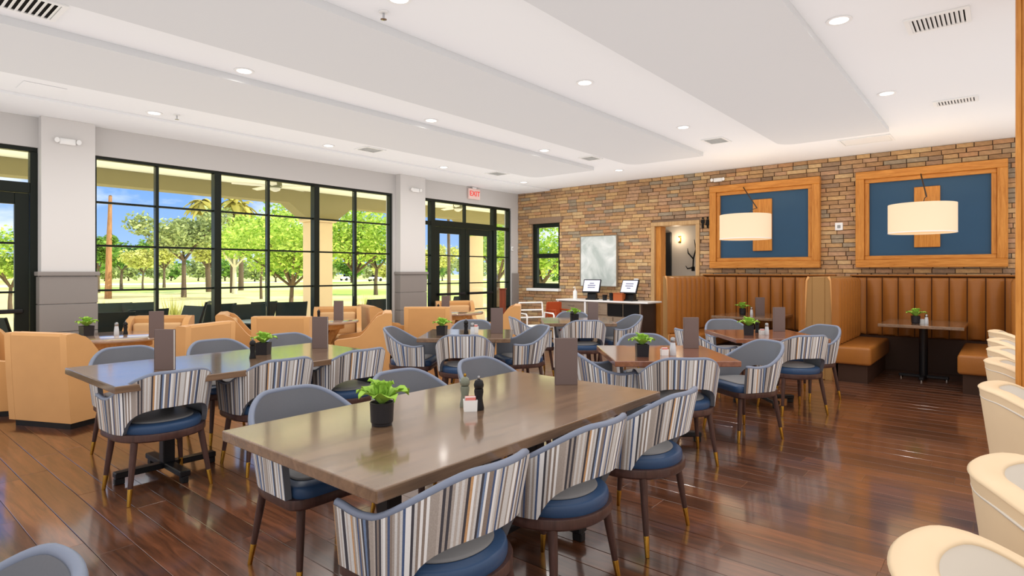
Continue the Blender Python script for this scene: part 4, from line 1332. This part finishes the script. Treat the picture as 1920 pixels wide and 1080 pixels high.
# switch, art, signs
t = thing('wall_art', 'pale grey and white abstract canvas above the console', 'painting', (XB - 0.036, 6.385, 1.15))
ma, n_, l_, b_ = new_mat('abstract_canvas')
tc = n_.new('ShaderNodeTexCoord'); tx = n_.new('ShaderNodeTexNoise'); tx.inputs['Scale'].default_value = 2.4; tx.inputs['Detail'].default_value = 8; tx.inputs['Distortion'].default_value = 1.2
rp = n_.new('ShaderNodeValToRGB'); rp.color_ramp.elements[0].position = 0.36; rp.color_ramp.elements[0].color = S(182, 192, 188); rp.color_ramp.elements[1].position = 0.62; rp.color_ramp.elements[1].color = S(228, 232, 230)
l_.new(tc.outputs['Object'], tx.inputs['Vector']); l_.new(tx.outputs['Fac'], rp.inputs[0]); l_.new(rp.outputs[0], b_.inputs['Base Color']); b_.inputs['Roughness'].default_value = 0.6
ob('canvas', MB().rbox(-0.05, -0.012, -0.425, 0.425, 0.01, 1.04, 0.004, 1), ma, t)
mfr = mat('canvas_frame', S(140, 124, 104), 0.5)
for a in ((-0.44, -0.426, 0, 1.05), (0.426, 0.44, 0, 1.05), (-0.426, 0.426, 0, 0.009), (-0.426, 0.426, 1.041, 1.05)):
    ob('frame_strip', MB().box(-0.06, 0.0, a[0], a[1], a[2], a[3]), mfr, t)
def plate(y, z, w, h, label, cat, name='switch_plate'):
    t = thing(name, label, cat, (XB - 0.036, y, z))
    ob('plate', MB().rbox(-0.014, 0.0, -w, w, -h, h, 0.004, 1), M_white, t)
    ob('rocker', MB().rbox(-0.02, -0.0145, -w * 0.4, w * 0.4, -h * 0.45, h * 0.35, 0.002, 1), M_grey, t)
plate(1.99, 2.17, 0.055, 0.06, 'white thermostat between the two framed panels', 'thermostat', 'thermostat')
plate(5.54, 1.24, 0.05, 0.08, 'white switch plate left of the doorway', 'switch')
t = thing('restroom_sign', 'black man and woman restroom symbols beside the doorway', 'sign', (XB - 0.036, 4.15, 2.34))
for k, y in enumerate((0.045, -0.045)):
    f = MB().lathe([(0.004, 0.075), (0.018, 0.085), (0.02, 0.095), (0.012, 0.11), (0.003, 0.113)], 12, (0, 0, 0))
    prof = [(-0.03, 0.065), (0.03, 0.065), (0.034, 0.0), (0.02, 0.0), (0.018, -0.095), (0.003, -0.095), (0.002, -0.02), (-0.002, -0.02), (-0.003, -0.095), (-0.018, -0.095), (-0.02, 0.0), (-0.034, 0.0)] if k == 0 else \
           [(-0.022, 0.065), (0.022, 0.065), (0.042, -0.04), (0.018, -0.04), (0.016, -0.095), (0.003, -0.095), (0.002, -0.04), (-0.002, -0.04), (-0.003, -0.095), (-0.016, -0.095), (-0.018, -0.04), (-0.042, -0.04)]
    f.prism(prof, 'x', -0.012, 0.0)
    f2 = MB().prism(prof, 'x', -0.012, 0.0)
    p_ = ob('figure', f2, M_dark, t, loc=(0, y, 0))
    ob('head', MB().lathe([(0.002, -0.006), (0.018, -0.006), (0.018, 0.006), (0.002, 0.006)], 16), M_dark, p_, loc=(-0.006, 0, 0.09), rot=(0, PI / 2, 0))
def emergency(loc, rz, label):
    t = thing('emergency_light', label, 'emergency light', loc, rz, 'emergency lights')
    t.scale = (0.52, 0.7, 0.62)
    ob('housing', MB().rbox(-0.15, 0.15, -0.06, 0, -0.06, 0.05, 0.015, 2), M_white, t, 50)
    for sx in (-1, 1):
        ob('lamp_head', MB().lathe([(0.03, 0), (0.045, 0.03), (0.048, 0.06), (0.03, 0.062)], 16), M_white, t, 40, loc=(sx * 0.20, -0.02, 0.0), rot=(PI / 2, 0, 0))
emergency((XB - 0.036, 3.91, 3.10), R(-90), 'white emergency light on the brick wall above the left panel')
emergency((1.91, YW - 0.142, 2.98), 0, 'white twin emergency light high on the left pier')
emergency((7.22, YW - 0.142, 2.98), 0, 'white twin emergency light high on the middle pier')
# exit sign
t = thing('exit_sign', 'red lettered exit sign above the double door', 'exit sign', (8.93, YW - 0.005, 3.09))
ob('housing', MB().rbox(-0.17, 0.17, -0.05, 0, -0.11, 0.11, 0.008, 1), mat('exit_face', S(244, 214, 206), 0.5), t)
ob('canopy', MB().rbox(-0.06, 0.06, -0.05, 0, 0.111, 0.14, 0.004, 1), M_white, t)
fc = bpy.data.curves.new('letters', 'FONT'); fc.body = 'EXIT'; fc.size = 0.15; fc.extrude = 0.003; fc.align_x = 'CENTER'; fc.align_y = 'CENTER'
fc.materials.append(glow_mat('exit_red', S(214, 40, 34), 0.6))
ft = bpy.data.objects.new('letters_curve', fc); COL.objects.link(ft); bpy.context.view_layer.update()
fm = bpy.data.meshes.new_from_object(ft.evaluated_get(bpy.context.evaluated_depsgraph_get())); bpy.data.objects.remove(ft)
fo = bpy.data.objects.new('lettering', fm); link(fo, t); fo.location = (0, -0.053, 0); fo.rotation_euler = (PI / 2, 0, 0)
# small white sensor at the corner
t = thing('wall_sensor', 'small white sensor box at the corner by the brick wall', 'sensor', (XB - 0.25, YW - 0.001, 1.98))
ob('case', MB().rbox(-0.03, 0.03, -0.03, 0, -0.05, 0.05, 0.008, 2), M_white, t); ob('lens', MB().rbox(-0.012, 0.012, -0.036, -0.031, -0.02, 0.01, 0.002, 1), M_grey, t)

# ---- corner: white armchair and red high chair, slim stand
def white_chair():
    t = thing('white_armchair', 'white open framed armchair by the brick corner', 'chair', (8.75, 6.75, 0), R(150))
    def tb(nm, pts, r=0.016): return ob(nm, MB().tube(pts, r, 8), M_white, t, 60)
    for sx in (-1, 1):
        tb('side_frame', [(sx * 0.27, 0.24, 0.0), (sx * 0.27, 0.22, 0.64), (sx * 0.27, 0.18, 0.67), (sx * 0.27, -0.22, 0.67), (sx * 0.27, -0.26, 0.0)])
        tb('back_post', [(sx * 0.24, -0.2, 0.42), (sx * 0.24, -0.28, 0.86)])
    for z in (0.86, 0.72, 0.58): tb('back_rail', [(-0.24, -0.28 + (0.86 - z) * 0.18, z), (0.24, -0.28 + (0.86 - z) * 0.18, z)], 0.014)
    for k in range(5):
        y = -0.18 + k * 0.09
        ob('seat_slat', MB().rbox(-0.26, 0.26, y - 0.036, y + 0.036, 0.42, 0.44, 0.004, 1), M_white, t)
white_chair()
t = thing('high_chair', 'reddish wooden high chair beside the console', 'high chair', (9.40, 6.70, 0), R(160))
mrw = mat('cherry_wood', S(166, 70, 34), 0.45)
for sx in (-1, 1):
    for sy in (-1, 1):
        ob('leg', MB().tube([(sx * 0.16, sy * 0.15, 0.85 if sy < 0 else 0.70), (sx * 0.22, sy * 0.22, 0.0)], 0.018, 8), mrw, t, 60)
    ob('arm_rail', MB().rbox(sx * 0.16 - 0.015, sx * 0.16 + 0.015, -0.17, 0.17, 0.69, 0.72, 0.005, 1), mrw, t)
ob('seat', MB().rbox(-0.16, 0.16, -0.15, 0.15, 0.50, 0.525, 0.006, 1), mrw, t)
ob('back', MB().rbox(-0.15, 0.15, -0.17, -0.15, 0.56, 0.86, 0.006, 1), mrw, t)
ob('foot_bar', MB().box(-0.2, 0.2, 0.17, 0.2, 0.22, 0.25), mrw, t)
t = thing('wooden_stand', 'slim reddish brown wooden stand by the right sidelight', 'stand', (9.35, 8.10, 0), R(30))
mst = wood('stand_wood', S(112, 52, 34), S(142, 70, 46), rough=0.4, scale=(14, 14, 1.5))
ob('post', MB().rbox(-0.07, 0.07, -0.06, 0.06, 0.04, 1.08, 0.006, 1), mst, t); ob('base', MB().rbox(-0.13, 0.13, -0.12, 0.12, 0, 0.039, 0.006, 1), mst, t)
ob('cap', MB().rbox(-0.085, 0.085, -0.075, 0.075, 1.081, 1.105, 0.006, 1), mst, t)

# ---- table top items
def leaf_mesh():
    rings = []
    n = 7
    for k in range(n):
        f = k / (n - 1)
        w = 0.030 * math.sin(PI * min(1, 0.10 + f * 0.93)) ** 0.7 + 0.002
        x = 0.085 * f; z = 0.062 * math.sin(f * 2.0) - 0.02 * f
        ruf = 0.006 * math.sin(k * 2.4)
        rings.append([(x, -w, z + 0.010 + ruf), (x, 0, z), (x, w, z + 0.010 - ruf)])
    mb = MB()
    for r in rings: mb.v += r
    for i in range(n - 1):
        for k in range(2): mb.f.append((i * 3 + k, (i + 1) * 3 + k, (i + 1) * 3 + k + 1, i * 3 + k + 1))
    return mb.mesh('leaf', M_leaf_p, 180, fix=False)
LEAF = leaf_mesh()
def make_plant(square):
    t = thing('potted_plant', '', 'plant')
    if square:
        ob('pot', MB().loft([[(sx * w, sy * w, z) for sx, sy in ((-1, -1), (1, -1), (1, 1), (-1, 1))] for w, z in ((0.046, 0), (0.050, 0.10), (0.045, 0.10), (0.042, 0.085))]), M_pot, t)
    else:
        ob('pot', MB().lathe([(0.044, 0), (0.046, 0.003), (0.046, 0.012), (0.050, 0.016), (0.054, 0.105), (0.050, 0.105), (0.047, 0.09), (0.0, 0.09)], 28), M_pot, t, 40)
    rr = random.Random(4 if square else 9)
    for k in range(27):
        ring = k // 9
        a = 2 * PI * k / 9 + ring * 0.45 + rr.uniform(-.15, .15)
        tilt = (0.10, -0.55, -1.0)[min(ring, 2)] + rr.uniform(-.12, .12)
        sc = (1.12, 0.98, 0.8)[min(ring, 2)] * (rr.uniform(0.82, 1.02) if square else rr.uniform(0.98, 1.22))
        o = ob('leaf', LEAF, parent=t, loc=(0.012 * math.cos(a), 0.012 * math.sin(a), 0.098 + 0.006 * ring), rot=(0, tilt, a))
        o.scale = (sc,) * 3
    return Proto(t)
PR, PSQ = make_plant(False), make_plant(True)
GP = 'potted plants on the tables'
def tz(x, y, h=0.76):  # picture coordinates of a base point on a table
    z = (1.45 - h) * 1098 / (y - 510); d = (x - 960) / 1098
    return ((0.766 + 0.643 * d) * z, (0.643 - 0.766 * d) * z, h)
PR.put((1.647, 2.148, 0.76), 0.3, 'light green leafy plant in a round black pot on the front long table', GP, 1.0)
PSQ.put((2.42, 4.75, 0.76), 0.7, 'green plant in a dark square pot on the window-side long table', GP, 1.0)
PSQ.put((RT[0][0] - 0.25, RT[0][1] + 0.22, 0.742), 0.2, 'green plant in a dark square pot on the left round table', GP, 1.1)
PSQ.put(tz(829, 628), 0.5, 'pale green plant on the square table before the double door', GP)
PSQ.put((6.87, 4.62, 0.76), 0.9, 'pale green plant on the table before the console', GP, 1.0)
PSQ.put(tz(1204, 668), 0.65, 'lime green plant in a dark square pot on the middle square table', GP, 1.0)
PSQ.put(tz(1404, 628), 0.35, 'green plant on the square table before the booths', GP, 1.05)
PR.put((9.62, 3.22, 0.76), 1.1, 'small green plant on the left booth table', GP, 1.0)
PR.put((9.48, 0.90, 0.76), 2.0, 'small green plant on the right booth table', GP, 1.0)

def make_menu():
    t = thing('menu_stand', '', 'menu')
    for sy in (-1, 1):
        ob('cover', MB().rbox(-0.068, 0.068, sy * 0.012 - 0.002, sy * 0.012 + 0.002, 0.0, 0.285, 0.0015, 1), M_menu, t)
    ob('spine', MB().rbox(-0.071, -0.0685, -0.014, 0.014, 0.0, 0.285, 0.001, 1), M_menu, t)
    ob('pages', MB().box(-0.066, 0.064, -0.0095, 0.0095, 0.002, 0.28), M_menu_e, t)
    return Proto(t)
MENU = make_menu()
GM = 'upright menus on the tables'
for (p, rz, lab, sc) in (
        (tz(1062, 721), R(-46), 'tall taupe menu standing at the far end of the front long table', 1.0),
        (tz(310, 693), R(-52), 'taupe menu at the left end of the window-side long table', 1.0),
        (tz(601, 653), R(-50), 'taupe menu at the right end of the window-side long table', 1.0),
        (tz(294, 633, 0.742), R(-30), 'grey edged menu on the left round table', 1.0),
        (tz(932, 625), R(-48), 'taupe menu on the square table before the double door', 1.0),
        (tz(1112, 607), R(-48), 'taupe menu on the table before the console', 1.0),
        (tz(1296, 653), R(-48), 'taupe menu on the middle square table', 0.98),
        (tz(1461, 621), R(-48), 'grey taupe menu on the square table before the booths', 0.98),
        ((9.72, 2.98, 0.76), R(-60), 'dark menu on the left booth table', 1.0),
        ((4.98, 7.52, 0.742), R(-50), 'dark menu on the window round table', 1.0),
        ((7.24, 7.62, 0.742), R(-50), 'taupe menu on the round table before the double door', 1.0)):
    MENU.put(p, rz, lab, GM, sc)

def make_mill(body, capm, glass=False):
    t = thing('pepper_mill', '', 'mill')
    ob('body', MB().lathe([(0.026, 0), (0.027, 0.01), (0.022, 0.035), (0.019, 0.06), (0.024, 0.09), (0.022, 0.105)], 20), body, t, 60)
    ob('head', MB().lathe([(0.014, 0.105), (0.023, 0.11), (0.026, 0.125), (0.02, 0.145), (0.008, 0.153)], 20), body, t, 60)
    ob('knob', MB().lathe([(0.005, 0.152), (0.008, 0.158), (0.006, 0.168), (0.002, 0.17)], 12), capm, t, 60)
    return Proto(t)
M_gl = mat('smoked_glass', S(120, 124, 108), 0.12, spec=0.6)
MB_, MG_ = make_mill(M_black, M_chrome), make_mill(M_gl, M_brass, True)
def make_shaker():
    t = thing('salt_shaker', '', 'shaker')
    ob('body', MB().lathe([(0.02, 0), (0.022, 0.005), (0.02, 0.05), (0.015, 0.085)], 16), mat('clear_shaker', S(206, 210, 214), 0.15), t, 60)
    ob('cap', MB().lathe([(0.016, 0.085), (0.018, 0.09), (0.017, 0.112), (0.008, 0.12)], 16), M_chrome, t, 60)
    return Proto(t)
SH = make_shaker()
def make_caddy():
    t = thing('sugar_caddy', '', 'caddy')
    ob('holder', MB().loft([[(sx * a, sy * b2, z) for sx, sy in ((-1, -1), (1, -1), (1, 1), (-1, 1))] for a, b2, z in ((0.032, 0.022, 0), (0.034, 0.024, 0.055), (0.031, 0.021, 0.055), (0.03, 0.02, 0.006))]), M_white, t)
    for k in range(5):
        ob('sachet', MB().rbox(-0.026, 0.026, -0.016 + k * 0.007, -0.012 + k * 0.007, 0.008, 0.068 + 0.004 * (k % 2), 0.0008, 1), M_white if k % 3 else mat('pink_sachet', S(220, 130, 120), 0.7), t)
    return Proto(t)
CAD = make_caddy()
GS = 'shakers and mills on the tables'
MG_.put(tz(872, 762), 0, 'clear glass mill with brass cap on the front long table', GS)
MB_.put(tz(898, 768), 0, 'black pepper mill on the front long table', GS)
CAD.put(tz(882, 770), R(-40), 'white sugar caddy between the two mills on the front long table', 'sugar caddies on the tables')
MB_.put(tz(474, 672), 0, 'dark pepper mill beside the plant on the window-side long table', GS, 0.95)
SH.put((RT[0][0] - 0.02, RT[0][1] + 0.02, 0.742), 0, 'steel capped salt shaker on the left round table', GS, 1.2)
MB_.put((RT[0][0] + 0.08, RT[0][1] + 0.06, 0.742), 0, 'black pepper mill on the left round table', GS, 0.9)
MB_.put(tz(874, 626), 0, 'black pepper mill on the table before the double door', GS)
SH.put(tz(886, 630), 0, 'clear salt shaker on the table before the double door', GS)
CAD.put(tz(890, 624), R(-45), 'white sugar caddy on the table before the double door', 'sugar caddies on the tables', 1.3)
MB_.put(tz(1073, 605), 0, 'dark mill on the table before the console', GS)
CAD.put(tz(1246, 666), R(-45), 'white sugar caddy on the middle square table', 'sugar caddies on the tables', 0.9)
SH.put(tz(1262, 666), 0, 'tall clear salt shaker on the middle square table', GS, 1.25)
SH.put(tz(1438, 628), 0, 'clear salt shaker on the square table before the booths', GS, 1.1)
MB_.put(tz(1420, 624), 0, 'black pepper mill on the square table before the booths', GS, 0.9)
CAD.put(tz(1429, 627), R(-45), 'white sugar caddy on the square table before the booths', 'sugar caddies on the tables', 0.85)
SH.put((9.62, 3.08, 0.76), 0, 'salt shaker on the left booth table', GS, 1.1)
SH.put((9.46, 0.78, 0.76), 0, 'clear salt shaker on the right booth table', GS, 1.1)
CAD.put((9.52, 0.83, 0.76), R(80), 'white sugar caddy on the right booth table', 'sugar caddies on the tables', 0.9)
MB_.put((4.86, 7.86, 0.742), 0, 'dark mill on the window round table', GS, 0.9)
MB_.put((7.10, 7.66, 0.742), 0, 'dark mill on the round table before the double door', GS, 0.9)

# ---- ceiling fittings
def downlight(k, x, y, label):
    t = thing('downlight', label, 'downlight', (x, y, ZC), 0, 'recessed ceiling downlights')
    ob('trim_ring', MB().lathe([(0.062, -0.001), (0.085, -0.001), (0.085, -0.006), (0.078, -0.008), (0.062, -0.005)], 24, cap=False), M_white, t, 40)
    ob('lens', MB().lathe([(0.062, -0.006), (0.062, -0.001)], 24), M_lens, t)
    L = bpy.data.lights.new('downlight_lamp', 'AREA'); L.shape = 'DISK'; L.size = 0.12; L.energy = 4 * LAMP; L.color = (1, 0.97, 0.92); L.spread = R(150)
    lo_ = bpy.data.objects.new('downlight_lamp', L); link(lo_, t); lo_.location = (0, 0, -0.012)
XL = {2.50: 'nearest', 4.76: 'second', 7.02: 'third', 9.24: 'furthest'}
for y, row in ((0.91, 'booth aisle'), (3.08, 'front table'), (5.26, 'middle'), (7.44, 'window')):
    for x, nm in XL.items():
        if (y == 0.91 and x in (2.50, 9.24)) or (y == 3.08 and x == 9.24): continue
        if y == 0.91: nm = 'nearer' if x < 5 else 'further'
        downlight(0, x, y, f'{nm} round ceiling downlight in the {row} row')
downlight(0, 0.75, 7.30, 'round ceiling downlight cut off by the left edge above the green door')
def vent(x, y, w, h, rz, label, n=6, z=ZC, bk=None):
    t = thing('ceiling_vent', label, 'vent', (x, y, z), rz, 'ceiling air vents')
    for a in ((-w, w, -h, -h + 0.03), (-w, w, h - 0.03, h), (-w, -w + 0.03, -h + 0.03, h - 0.03), (w - 0.03, w, -h + 0.03, h - 0.03)):
        ob('frame', MB().box(a[0], a[1], a[2], a[3], -0.012, -0.0005), M_white, t)
    ob('backing', MB().box(-w + 0.03, w - 0.03, -h + 0.03, h - 0.03, -0.003, -0.001), bk or M_dark, t)
    sl_ = MB().add([(-0.004, -h + 0.03, -0.012), (0.014, -h + 0.03, -0.004), (0.014, h - 0.03, -0.004), (-0.004, h - 0.03, -0.012), (-0.002, -h + 0.03, -0.013), (0.016, -h + 0.03, -0.005), (0.016, h - 0.03, -0.005), (-0.002, h - 0.03, -0.013)],
                    [(0, 1, 2, 3), (4, 7, 6, 5), (0, 4, 5, 1), (3, 2, 6, 7), (0, 3, 7, 4), (1, 5, 6, 2)]).mesh('slat', M_white)
    ww = w - 0.03
    for k in range(n):
        ob('slat', sl_, parent=t, loc=(-ww + 2 * ww * (k + 0.5) / n, 0, 0))
vent(0.80, 5.08, 0.32, 0.19, 0, 'large louvred ceiling vent at the top left corner', 16)
vent(5.22, 0.365, 0.19, 0.16, R(90), 'louvred ceiling vent at the top right, nearer one', 12)
vent(7.80, 0.39, 0.19, 0.12, R(90), 'louvred ceiling vent at the top right, further one', 12)
vent(5.31, 7.20, 0.18, 0.15, 0, 'ceiling vent above the wide window', 8, bk=M_white)
vent(8.10, 7.15, 0.18, 0.15, 0, 'ceiling vent above the middle pier', 8, bk=M_white)
vent(7.97, 5.05, 0.16, 0.14, 0, 'ceiling vent over the far square table', 8, bk=M_white)
vent(8.02, 3.04, 0.18, 0.15, 0, 'ceiling vent before the left framed panel', 8, bk=M_white)
t = thing('access_panel', 'flat white ceiling access panel near the second picture', 'panel', (9.32, 1.45, ZC))
ob('door', MB().rbox(-0.19, 0.19, -0.28, 0.28, -0.010, -0.001, 0.003, 1), M_white, t)
for a in ((-0.22, 0.22, -0.31, -0.285), (-0.22, 0.22, 0.285, 0.31), (-0.22, -0.195, -0.285, 0.285), (0.195, 0.22, -0.285, 0.285)):
    ob('frame', MB().box(a[0], a[1], a[2], a[3], -0.013, -0.001), M_white, t)
def sprinkler(x, y, label):
    t = thing('sprinkler', label, 'sprinkler', (x, y, ZC), 0, 'ceiling sprinklers')
    ob('rose', MB().lathe([(0.035, -0.001), (0.035, -0.006), (0.02, -0.01)], 20), M_white, t, 40)
    ob('stem', MB().tube([(0, 0, -0.01), (0, 0, -0.05)], 0.008, 8), M_chrome, t); ob('deflector', MB().lathe([(0.004, -0.05), (0.022, -0.052), (0.022, -0.055), (0.004, -0.057)], 16), M_chrome, t)
sprinkler(2.56, 3.32, 'small white ceiling sprinkler beside the middle dropped panel')
sprinkler(2.70, 7.33, 'small white ceiling sprinkler in the window row')
t = thing('access_panel', 'faint square ceiling access panel at the left edge', 'panel', (1.45, 7.30, ZC))
ob('door', MB().rbox(-0.17, 0.17, -0.17, 0.17, -0.006, -0.001, 0.002, 1), M_ceil, t)

# ---- patio furniture
def make_patio_chair():
    t = thing('patio_chair', '', 'chair')
    for sx in (-1, 1):
        ob('side_frame', MB().tube([(sx * 0.28, 0.28, 0.0), (sx * 0.28, 0.26, 0.58), (sx * 0.28, 0.2, 0.62), (sx * 0.28, -0.22, 0.60), (sx * 0.28, -0.3, 0.0)], 0.018, 8), M_black, t, 60)
        ob('back_post', MB().tube([(sx * 0.25, -0.1, 0.40), (sx * 0.25, -0.30, 0.98)], 0.018, 8), M_black, t, 60)
    ob('seat', MB().rbox(-0.26, 0.26, -0.2, 0.27, 0.40, 0.43, 0.01, 2), M_sling, t)
    ob('backrest', MB().loft([[(sx * 0.26, y + dy, z) for sx, dy in ((-1, -0.02), (1, -0.02), (1, 0.02), (-1, 0.02))] for y, z in ((-0.11, 0.42), (-0.2, 0.66), (-0.30, 0.98))]), M_sling, t)
    return Proto(t)
PCH = make_patio_chair()
GPC = 'dark sling chairs on the patio'
for k, (px, d_, f, lab) in enumerate((
        (205, 7.9, 80, 'dark patio chair just outside the window next to the left pier'), (262, 8.5, 95, 'dark patio chair outside the second window column'),
        (218, 9.8, -100, 'dark patio chair further out near the straw grass by the pier'), (275, 10.0, -85, 'wide backed dark patio chair further out beside it'),
        (330, 8.9, 190, 'dark patio chair tilted sideways in the second window column'), (396, 9.9, 100, 'dark patio chair just left of the thick mullion'),
        (356, 10.4, 150, 'dark patio chair standing behind the tilted one'), (455, 9.9, 85, 'dark patio chair right of the thick mullion'),
        (476, 10.6, 100, 'second dark patio chair right of the thick mullion'), (540, 10.6, 75, 'dark patio chair left of the square column'),
        (690, 11.6, 95, 'dark patio chair right of the square column'), (728, 12.6, 190, 'dark patio chair beside the middle pier'),
        (30, 7.0, 30, 'teal dark patio chair outside the left door'), (845, 13.0, 100, 'dark patio chair outside the double door'))):
    p = at_px(px, d_)
    PCH.put((p[0], max(p[1], YW + 0.62), PZ), R(f - 90), lab, GPC)
def patio_table(px, d_, lab):
    p = at_px(px, d_)
    t = thing('patio_table', lab, 'table', (p[0], p[1], PZ), 0.2, 'patio tables')
    ob('tabletop', MB().lathe([(0.44, 0.70), (0.45, 0.71), (0.44, 0.725)], 32), mat('patio_top', S(170, 182, 186), 0.3), t, 40)
    ob('column', MB().tube([(0, 0, 0.03), (0, 0, 0.70)], 0.035, 10), M_black, t, 60)
    ob('base', MB().lathe([(0.24, 0), (0.24, 0.02), (0.05, 0.04)], 24), M_black, t, 40)
patio_table(505, 9.6, 'pale patio table outside the third window column')
patio_table(232, 9.0, 'pale patio table among the chairs near the left pier')
patio_table(650, 10.6, 'pale patio table beside the square column')
